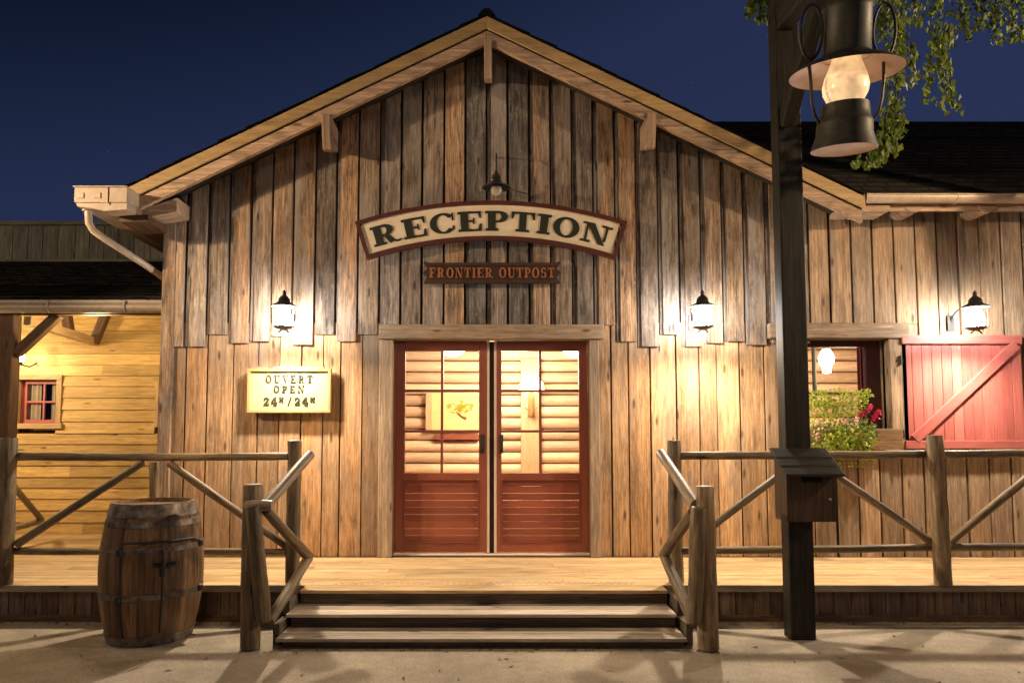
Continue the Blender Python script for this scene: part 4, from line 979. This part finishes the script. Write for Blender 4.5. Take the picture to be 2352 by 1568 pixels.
# camera sees the barrel from its right: front direction
b_ = MB(); b_.cur = (.5, .5, .5); fa = .45
b_.tube([onb(fa - .62, .735, .03), onb(fa - .52, .80, .035), onb(fa - .2, .80, .035), onb(fa + .3, .80, .035), onb(fa + .8, .80, .03), onb(fa + 1.05, .765, .02)], .009, 8)
b_.build("locking_bar", M_iron, t, smooth=True)
for (aa, zz) in ((fa - .64, .725), (fa + 1.1, .745), (fa + 1.1, .39), (fa - .64, .37)):
    b_ = MB(); b_.cur = (.5, .5, .5); b_.lathe([(.001, -.03), (.024, -.02), (.024, .02), (.001, .03)], onb(aa, zz, .01), 10); b_.build("bolt", M_iron, t, smooth=True)
b_ = MB(); b_.cur = (.5, .5, .5)
b_.tube([onb(fa + .18, z, .004) for z in [.1 + i * .07 for i in range(10)]], .008, 6)
b_.tube([onb(fa - .0, .625, .004), onb(fa + .1, .62, .006), onb(fa + .18, .60, .008), onb(fa + .3, .62, .006), onb(fa + .42, .625, .004)], .016, 8); b_.tube([onb(fa + .18, .64, .004), onb(fa + .18, .54, .004)], .024, 8)
b_.tube([onb(fa - .62, z, .0) for z in [.08 + i * .07 for i in range(10)]], .005, 6)
b_.build("hinge_strap", M_iron, t, smooth=True)

# ------------------------------------------------------------------ lamp post with mailbox and street lantern
t = thing("lamp_post", "tall dark square wooden post with an overhead arm, right of the steps", "lamp post", (2.46, 5.72, 0))
q = MB(); q.tint(); q.box(2.364, 2.563, 5.65, 5.80, 0, 5.6); q.build("post", M_post, t, bevel=.010)
q = MB(); q.tint(); q.box(2.375, 2.505, 4.05, 5.649, 4.98, 5.14, 1); q.build("arm", M_post, t, bevel=.008)
q = MB(); q.tint(); q.beam((2.44, 5.66, 4.18), (2.44, 4.85, 5.0), .11, .13, (0, -1, 1)); q.build("brace", M_post, t, bevel=.008)
t = thing("mailbox", "dark wooden mailbox with a sloping lid fixed to the front of the lamp post", "mailbox", (2.42, 5.5, 1.1))
my0, my1 = 5.42, 5.648; mx0, mx1 = PX(1807, 1140, my0), PX(1924, 1140, my0); mz0, mz1 = PZ(1198, my0), PZ(1090, my0)
q = MB(); q.tint()
q.hexa([(mx0, my0, mz0), (mx1, my0, mz0), (mx1, my1, mz0), (mx0, my1, mz0), (mx0, my0, mz1), (mx1, my0, mz1), (mx1, my1, mz1 + .13), (mx0, my1, mz1 + .13)], 2); q.build("box", M_box, t, bevel=.004)
q = MB(); q.tint(); n = 3
for i in range(n):
    ya = my0 - .07 + i * .095; yc = ya + .118; za = mz1 - .012 + (ya - my0 + .07) * .60 + i * .004; zc_ = za + .118 * .6
    q.tint(); q.hexa([(mx0 - .03, ya, za), (mx1 + .03, ya, za), (mx1 + .03, yc, zc_), (mx0 - .03, yc, zc_), (mx0 - .03, ya, za + .022), (mx1 + .03, ya, za + .022), (mx1 + .03, yc, zc_ + .022), (mx0 - .03, yc, zc_ + .022)], 0)
q.build("lid", M_post, t, bevel=.004)
q = MB(); q.cur = (.5, .5, .5); q.box(PX(1840, 1100, my0), PX(1888, 1100, my0), my0 - .002, my0 + .01, PZ(1107, my0), PZ(1094, my0)); q.build("slot", M_slit, t)
q = MB(); q.cur = (.5, .5, .5); q.lathe([(.009, -.006), (.009, .006), (.001, .008)], P(1907, 1146, my0 - .004), 12, M=Matrix.Rotation(R(90), 3, 'X')); q.build("lock", M_gutter, t)
# big lantern hung on the arm
LC = P(1942, 205, 4.6)
t = thing("street_lantern", "large glowing oil style lantern with a wide pale shade hanging from the lamp post arm", "lantern", tuple(LC))
LM = Matrix.Rotation(R(9), 3, 'X') @ Matrix.Rotation(R(-1.0), 3, 'Y')
lm = lambda p: LC + LM @ Vector(p)
def lat(prof, name, mat, seg=40):
    b_ = MB(); b_.cur = (.5, .5, .5); b_.lathe(prof, LC, seg, LM); return b_.build(name, mat, t, smooth=True)
lat([(.001, -.115), (.075, -.12), (.112, -.085), (.140, -.03), (.146, .02), (.132, .08), (.108, .14), (.092, .19), (.086, .245), (.001, .25)], "glass_chimney", M_big)
lat([(.150, -.105), (.155, -.16), (.160, -.20), (.172, -.215), (.176, -.24), (.178, -.30), (.205, -.385), (.209, -.40), (.203, -.402)], "oil_font", M_enamel_out)
lat([(.001, -.105), (.12, -.104), (.150, -.105)], "font_collar", M_enamel_out)
lat([(.203, -.402), (.195, -.397), (.001, -.392)], "font_bottom", M_enamel_in)
lat([(.358, .100), (.352, .110), (.30, .145), (.20, .19), (.140, .225), (.134, .24)], "shade_top", M_enamel_out, 48)
lat([(.354, .103), (.30, .137), (.20, .182), (.13, .222), (.095, .235)], "shade_underside", M_enamel_in, 48)
lat([(.150, .205), (.155, .215), (.150, .235), (.150, .50), (.165, .52), (.15, .56), (.10, .62), (.04, .66), (.001, .665)], "smoke_stack", M_enamel_out)
for sg in (-1, 1):
    b_ = MB(); b_.cur = (.5, .5, .5)
    b_.tube([lm((sg * .24, -.02 * sg, .165)), lm((sg * .245, -.02, .05)), lm((sg * .235, -.02, -.08)), lm((sg * .215, -.02, -.17)), lm((sg * .172, 0, -.225))], .011, 8); b_.build("side_wire", M_iron, t, smooth=True)
    b_ = MB(); b_.cur = (.5, .5, .5)
    b_.tube([lm((sg * (.245 + .075 * math.cos(a)), -.01, .37 + .175 * math.sin(a))) for a in [k * math.pi / 12 for k in range(24)]], .010, 8, closed=True); b_.build("side_loop", M_iron, t, smooth=True)
b_ = MB(); b_.cur = (.5, .5, .5); b_.tube([lm((0, 0, .66)), lm((0, 0, .70)), (2.43, 4.52, 4.985)], .012, 8); b_.build("hook", M_iron, t, smooth=True)

# ------------------------------------------------------------------ yellow cabin on the left
CY = 9.25
cb = thing("yellow_cabin", "low yellow timber cabin with a covered porch and small red window at the left edge", "building", (-6, CY, 0))
cx1 = XL - .05; wz0, wz1 = PZ(972, CY), PZ(872, CY); wx0, wx1 = PX(42, 920, CY), PX(131, 920, CY)
w2x0 = PX(357, 935, CY); w2z0, w2z1 = PZ(972, CY), PZ(893, CY)
q = MB(); z = 0.0; row = [.145, .15, .14]
while z < 3.6:
    h = random.choice([.14, .15, .155]); zt = z + h
    spans = [(-10.5, cx1 - 0 + 1.2)]
    if zt > wz0 and z < wz1:
        spans = [(-10.5, wx0), (wx1, cx1 + 1.2)]
    out = []
    for (a, c) in spans:
        if zt > w2z0 and z < w2z1 and c > w2x0 and a < w2x0: out.append((a, w2x0)); out.append((w2x0 + .45, c))
        else: out.append((a, c))
    for (a, c) in out:
        xs = [a]; xx = a + random.uniform(.8, 3)
        while xx < c - .4: xs.append(xx); xx += random.uniform(1.6, 3.2)
        xs.append(c)
        zl = max(z, 0) if True else z
        for p_, q_ in zip(xs[:-1], xs[1:]):
            q.tint(); j = random.uniform(0, .004)
            q.hexa([(p_, CY - .012 - j, z + .003), (q_ - .002, CY - .012 - j, z + .003), (q_ - .002, CY + .05, z + .003), (p_, CY + .05, z + .003), (p_, CY + .004, zt), (q_ - .002, CY + .004, zt), (q_ - .002, CY + .05, zt), (p_, CY + .05, zt)], 0)
    z = zt
q.build("siding", M_yel, cb)
q = MB(); q.cur = (.5, .5, .5)
q.box(-10.5, wx0 - .0, CY + .2, CY + .22, 0, 3.7); q.box(wx1, XL, CY + .2, CY + .22, 0, 3.7); q.box(wx0, wx1, CY + .2, CY + .22, 0, wz0); q.box(wx0, wx1, CY + .2, CY + .22, wz1, 3.7); q.box(wx0 - 2.5, wx1 + 1, CY + .6, CY + .62, .0, 3.6); q.box(wx0 - 2.5, wx1 + 1, CY + .23, CY + .6, 2.6, 2.62)
q.build("inner_wall", M_brown, cb)
q = MB(); fwd = .07
q.tint(); q.box(wx0 - fwd, wx1 + fwd, CY - .03, CY + .06, wz1, wz1 + fwd, 0); q.tint(); q.box(wx0 - fwd - .02, wx1 + fwd + .03, CY - .05, CY + .06, wz0 - fwd, wz0, 0); q.tint(); q.box(wx0 - fwd, wx0, CY - .03, CY + .06, wz0, wz1); q.tint(); q.box(wx1, wx1 + fwd, CY - .03, CY + .06, wz0, wz1)
q.build("window_surround", M_cabtrim, cb, bevel=.006)
q = MB(); q.tint(); sy = CY + .09; sw = .05
q.box(wx0, wx1, sy, sy + .04, wz1 - sw, wz1, 0); q.box(wx0, wx1, sy, sy + .04, wz0, wz0 + sw, 0); q.box(wx0, wx0 + sw, sy, sy + .04, wz0 + sw, wz1 - sw); q.box(wx1 - sw, wx1, sy, sy + .04, wz0 + sw, wz1 - sw)
q.box(wx0 - .0, wx0 + .005, CY + .061, sy, wz0, wz1)
mxx = (wx0 + wx1) / 2 + .02; mzz = (wz0 + wz1) / 2; q.box(mxx - .012, mxx + .012, sy + .005, sy + .035, wz0 + sw, wz1 - sw); q.box(wx0 + sw, wx1 - sw, sy + .008, sy + .033, mzz - .012, mzz + .012, 0)
cw = q.build("window", M_red, cb, bevel=.003)
q = MB(); q.cur = (.5, .5, .5); q.box(wx0 + sw, wx1 - sw, sy + .018, sy + .022, wz0 + sw, wz1 - sw); q.build("pane", M_glass, cw)
q = MB(); q.cur = (.5, .5, .5)
for (xa, xb, sg) in ((wx0 + .03, wx0 + .2, 1), (wx1 - .17, wx1 - .02, 1)):
    for i in range(12):
        a = xa + (xb - xa) * i / 12; c_ = xa + (xb - xa) * (i + 1) / 12
        q.quad([(a, sy + .07 + .01 * math.sin(i * 1.3), wz0), (c_, sy + .07 + .01 * math.sin(i * 1.3 + 1.3), wz0), (c_, sy + .07 + .01 * math.sin(i * 1.3 + 1.3), wz1), (a, sy + .07 + .01 * math.sin(i * 1.3), wz1)])
q.build("curtain", M_gutter, cw, smooth=True)
q = MB(); q.tint(); q.box(w2x0, w2x0 + .05, CY - .03, CY + .06, w2z0 - .05, w2z1 + .09); q.build("window_surround", M_cabtrim, cb, bevel=.005)
q = MB(); q.tint(); q.box(w2x0 + .05, w2x0 + .45, CY + .05, CY + .09, w2z0, w2z1); q.build("window", M_frame, cb)
# porch roof and gutter
GY = 7.72; gz = PZ(707, GY); rz1 = PZ(603, 10.0)
q = MB(); q.cur = (.5, .5, .5)
q.hexa([(-11, GY + .03, gz + .0), (XL - .04, GY + .03, gz + .0), (XL - .04, 10.0, rz1 - .06), (-11, 10.0, rz1 - .06), (-11, GY + .03, gz + .06), (XL - .04, GY + .03, gz + .06), (XL - .04, 10.0, rz1), (-11, 10.0, rz1)], 0)
pr = q.build("porch_roof", M_under, cb)
q = MB(); rows = 17; z0_ = gz + .06
for r_ in range(rows):
    t0 = r_ / rows; t1 = (r_ + 1.1) / rows; ya = GY - .0 + (10 - GY) * t0; yc = GY + (10 - GY) * min(t1, 1); za = z0_ + (rz1 - z0_) * t0; zc_ = z0_ + (rz1 - z0_) * min(t1, 1); x = -10.8
    while x < XL - .06:
        wdt = min(random.uniform(.12, .26), XL - .04 - x); q.tint(); dz = random.uniform(0, .012)
        q.hexa([(x, ya, za + .014 + dz), (x + wdt - .005, ya, za + .014 + dz), (x + wdt - .005, yc, zc_ + .002), (x, yc, zc_ + .002), (x, ya, za + .034 + dz), (x + wdt - .005, ya, za + .034 + dz), (x + wdt - .005, yc, zc_ + .012), (x, yc, zc_ + .012)], 1)
        x += wdt
q.build("shingles", M_roof, pr)
q = MB(); q.cur = (.5, .5, .5)
q.tube([(-11, GY, gz - .0), (XL - .045, GY, gz - .0)], .058, 16); q.box(-11, XL - .045, GY - .02, GY + .028, gz + .045, gz + .085, 0)
for uu in (108, 285): 
    xx = PX(uu, 700, GY - .06); q.tube([(xx, GY, gz + .085), (xx, GY - .062, gz + .04), (xx, GY - .066, gz - .01), (xx, GY - .03, gz - .06)], .008, 6)
q.build("gutter", M_gutter2, cb, smooth=True)
q = MB(); x = -11
while x < XL - .05:
    wdt = random.uniform(.20, .26); c_ = min(x + wdt, XL - .045); q.tint(); q.box(x + .004, c_ - .004, 10.03, 10.06, rz1 - .1, PZ(516, 10.03)); x += wdt
q.build("parapet_boards", M_parapet, cb, bevel=.003)
q = MB(); q.tint(); q.box(-11, XL - .045, 9.98, 10.07, PZ(517, 10.0), PZ(508, 10.0), 0); q.tint(); q.box(-11, XL - .045, 9.99, 10.028, rz1 + .015, rz1 + .05, 0); q.box(-11, XL - .045, 10.062, 10.1, 3.2, PZ(520, 10.03) + .0, 0)
q.build("parapet_trim", M_parapet, cb)
q = MB(); q.tint(); pxx = PX(18, 860, 7.85); q.box(pxx - .09, pxx + .085, 7.77, 7.93, DZ + .001, gz - .06); q.build("porch_post", M_brown, cb, bevel=.015)
q = MB(); q.tint(); q.box(-11, XL - .045, 7.80, 7.90, gz - .059, gz - .005, 0); q.build("porch_beam", M_brown, cb)
q = MB(); q.tint(); q.beam(P(38, 812, 7.85), P(135, 722, 7.85), .09, .10, (0, 0, 1)); q.build("brace", M_brown, cb, bevel=.006)
q = MB(); q.tint(); q.beam(P(62, 736, 7.95), P(222, 786, CY - .02), .09, .10, (0, 0, 1)); q.build("tie_beam", M_cabtrim, cb, bevel=.006)
q = MB(); q.tint(); q.beam(P(160, 770, 8.7), P(148, 690, 8.7), .10, .10, (0, 1, 0)); q.build("roof_strut", M_brown, cb, bevel=.006); q = MB(); q.tint(); q.beam(P(215, 788, CY - .1), P(252, 700, CY - .1), .10, .09, (0, 1, 0)); q.build("roof_strut", M_brown, cb, bevel=.006)
c = P(45, 818, 8.9)
t = thing("porch_lantern", "tiny lit lantern on the yellow cabin wall above the small red window", "lantern", (c.x, CY, c.z))
b_ = MB(); b_.cur = (.5, .5, .5); b_.lathe([(.001, -.07), (.05, -.065), (.055, 0), (.04, .06), (.001, .065)], c, 14); b_.build("glass", M_lampsmall, t, smooth=True)
b_ = MB(); b_.cur = (.5, .5, .5); b_.lathe([(.085, .07), (.03, .12), (.001, .13)], c, 14); b_.lathe([(.001, -.10), (.045, -.095), (.05, -.075), (.001, -.07)], c, 14); b_.tube([(c.x, CY, c.z - .05), (c.x, CY - .15, c.z - .12), (c.x, c.y, c.z - .1)], .01, 6); b_.build("cap", M_iron, t, smooth=True)
lamp("porch_lamp_light", (-6.6, 7.9, 2.6), 100, (1.0, .74, .42), .12)
lamp("porch_lamp_light", (-4.6, 8.1, 2.85), 24, (1.0, .72, .36), .12)

# ------------------------------------------------------------------ planter and flowers at the wing window
def leaf(mb, p, s, d=None, asp=.55):
    d = d or Vector((random.gauss(0, 1), random.gauss(0, 1), random.gauss(0, 1))).normalized()
    n_ = Vector((random.gauss(0, 1), random.gauss(0, 1), random.gauss(0, 1))); a = d.cross(n_).normalized(); h = d.cross(a).normalized() * s * .12
    mb.tint(); p = Vector(p)
    mb.quad([p - d * s * .5, p + a * s * asp * .5 + h - d * s * .05, p + d * s * .5, p - a * s * asp * .5 + h - d * s * .05])
t = thing("window_planter", "wooden window box with trailing yellow green foliage and magenta flowers under the wing window", "planter", tuple(P(1940, 1020, 7.35)))
px0, px1, pz0, pz1 = PX(1835, 1000, 7.28), PX(2072, 1000, 7.28), PZ(1032, 7.28), PZ(984, 7.28)
q = MB(); q.tint(); q.box(px0, px1, 7.26, 7.285, pz0, pz1, 0); q.tint(); q.box(px0, px1, 7.45, 7.475, pz0, pz1, 0); q.tint(); q.box(px0, px0 + .02, 7.286, 7.449, pz0, pz1); q.tint(); q.box(px1 - .02, px1, 7.286, 7.449, pz0, pz1); q.box(px0 + .02, px1 - .02, 7.286, 7.449, pz0, pz1 - .03, 0)
q.build("box", M_low, t, bevel=.003)
q = MB(); g2 = MB()
def clump(mb, u, v, Y, ru, rv, n, s, shell=.3):
    for i in range(n):
        a = random.random() * 6.283; r_ = random.random() ** .5
        uu = u + ru * r_ * math.cos(a); vv = v + rv * r_ * math.sin(a)
        leaf(mb, P(uu, vv, Y + random.uniform(-.16, .16)), s * random.uniform(.6, 1.3))
clump(q, 1925, 925, 7.32, 70, 34, 420, .044); clump(q, 1880, 912, 7.30, 24, 18, 70, .044); clump(q, 1985, 905, 7.30, 26, 12, 50, .044); clump(q, 1895, 960, 7.30, 40, 45, 260, .046); clump(q, 1955, 1010, 7.22, 60, 32, 520, .046); clump(q, 1915, 1020, 7.2, 48, 26, 360, .046)
for i in range(26):   # trailing stems
    u = random.uniform(1870, 2015); v = 1015; Y = 7.24
    for k in range(random.randint(4, 9)):
        v += 8; u += random.uniform(-4, 5)
        if v > 1075: break
        leaf(q, P(u, v, Y), .044)
q.build("trailing_foliage", M_trail, t)
clump(g2, 1975, 1000, 7.26, 46, 40, 420, .044); clump(g2, 1890, 1000, 7.26, 36, 30, 160, .044); clump(g2, 1935, 985, 7.3, 40, 28, 150, .044)
g2.build("green_foliage", M_green, t)
for (u, v) in ((2000, 932), (1985, 948), (2018, 944), (2005, 962), (1975, 955), (2012, 956), (1998, 940)):
    c = P(u, v, 7.28); q = MB()
    for k in range(16): leaf(q, c + Vector((random.gauss(0, .014), random.gauss(0, .014), random.gauss(0, .014))), .030, asp=.9)
    q.build("magenta_flower", M_pink, t)
for (u, v) in ((1880, 985), (1872, 1000), (1945, 968), (1955, 975), (1935, 1015), (1965, 962), (1886, 972)):
    c = P(u, v, 7.15); q = MB()
    for k in range(12): leaf(q, c + Vector((random.gauss(0, .02), random.gauss(0, .02), random.gauss(0, .02))), .030, asp=.9)
    q.build("pale_flower", M_pale, t)

# ------------------------------------------------------------------ birch whose branches hang in from above
tr = thing("birch_tree", "birch whose thin leafy branches hang into the upper right corner behind the lantern", "tree", (6.2, 6.3, 0))
q = MB(); q.tint(); q.tube([(6.2, 6.3, 0), (6.15, 6.3, 2), (6.05, 6.2, 4), (5.7, 6.1, 5.6), (5.2, 6.0, 6.6), (4.4, 5.9, 7.0)], [.16, .14, .12, .09, .06, .03], 12); q.build("trunk", M_step, tr, smooth=True)
q = MB(); tw = MB()
def strand(u0, v0, u1, v1, Y, dens, spread, s=.05, start=None):
    s *= 1.35; n = int(math.hypot(u1 - u0, v1 - v0) / 5); pts = []
    for i in range(n + 1):
        k = i / n; pts.append(P(u0 + (u1 - u0) * k + math.sin(k * 7 + u0) * 5, v0 + (v1 - v0) * k, Y + math.sin(k * 5 + u0) * .05))
    tw.tint(); tw.tube(pts, [.006 * (1 - .6 * i / n) for i in range(n + 1)], 5, False)
    for i in range(n):
        for _ in range(dens):
            k = (i + random.random()) / n; c = P(u0 + (u1 - u0) * k + random.gauss(0, spread), v0 + (v1 - v0) * k + random.gauss(0, 5), Y + random.gauss(0, .07))
            d = Vector((random.gauss(0, .6), random.gauss(0, .6), -1)).normalized(); leaf(q, c, s * random.uniform(.7, 1.2), d, .7)
for (a, b_, c, d, Y, n, sp) in ((2080, -60, 2060, 130, 5.6, 3, 10), (2035, -60, 2025, 95, 5.7, 3, 9), (2060, 60, 2075, 150, 5.6, 3, 8), (2010, -40, 2040, 60, 5.8, 3, 8),
        (2070, 150, 2045, 290, 5.5, 3, 12), (2050, 230, 2070, 310, 5.5, 2, 10), (2040, 260, 2015, 380, 5.5, 3, 9), (2060, 280, 2050, 350, 5.5, 3, 9), (1975, 365, 1962, 385, 5.5, 3, 5), (2000, 350, 1990, 388, 5.5, 3, 5), (2030, 340, 2028, 372, 5.5, 3, 6),
        (2160, -60, 2150, 110, 6.2, 3, 12), (2150, 90, 2175, 250, 6.2, 2, 8), (2145, 100, 2128, 230, 6.2, 2, 7), (2200, -60, 2215, 90, 6.3, 3, 12), (2240, -60, 2255, 70, 6.3, 3, 12), (2280, -60, 2290, 95, 6.3, 3, 12), (2320, -60, 2335, 95, 6.2, 3, 12), (2350, -60, 2362, 90, 6.2, 3, 10), (2185, 60, 2165, 150, 6.2, 3, 8), (2175, 140, 2200, 265, 6.2, 2, 6),
        (2100, -60, 2105, 60, 6.0, 3, 9), (1760, -60, 1745, 50, 5.9, 4, 9), (1745, -60, 1722, 30, 5.9, 4, 7), (1775, -60, 1778, 70, 5.9, 3, 8), (1735, 20, 1712, 45, 5.9, 3, 5), (1765, 40, 1775, 85, 5.9, 2, 4), (1800, -60, 1822, 20, 5.95, 3, 10), (1990, -80, 1900, -10, 5.9, 3, 12), (1860, -60, 1850, 10, 5.9, 3, 10), (2095, 100, 2100, 200, 5.9, 2, 8)):
    strand(a, b_, c, d, Y, n, sp)
q.build("leaves", M_birch, tr); 
for (u0, Y) in ((2080, 5.6), (2160, 6.2), (2280, 6.3), (1760, 5.9), (1900, 5.9)):
    tw.tint(); a = P(u0, -60, Y); tw.tube([(4.4 if u0 > 2000 else 4.4, 5.9, 7.0), tuple((Vector((4.4, 5.9, 7.0)) + a) / 2 + Vector((0, 0, .3))), tuple(a)], [.02, .012, .006], 6)
tw.build("branches", M_post, tr)
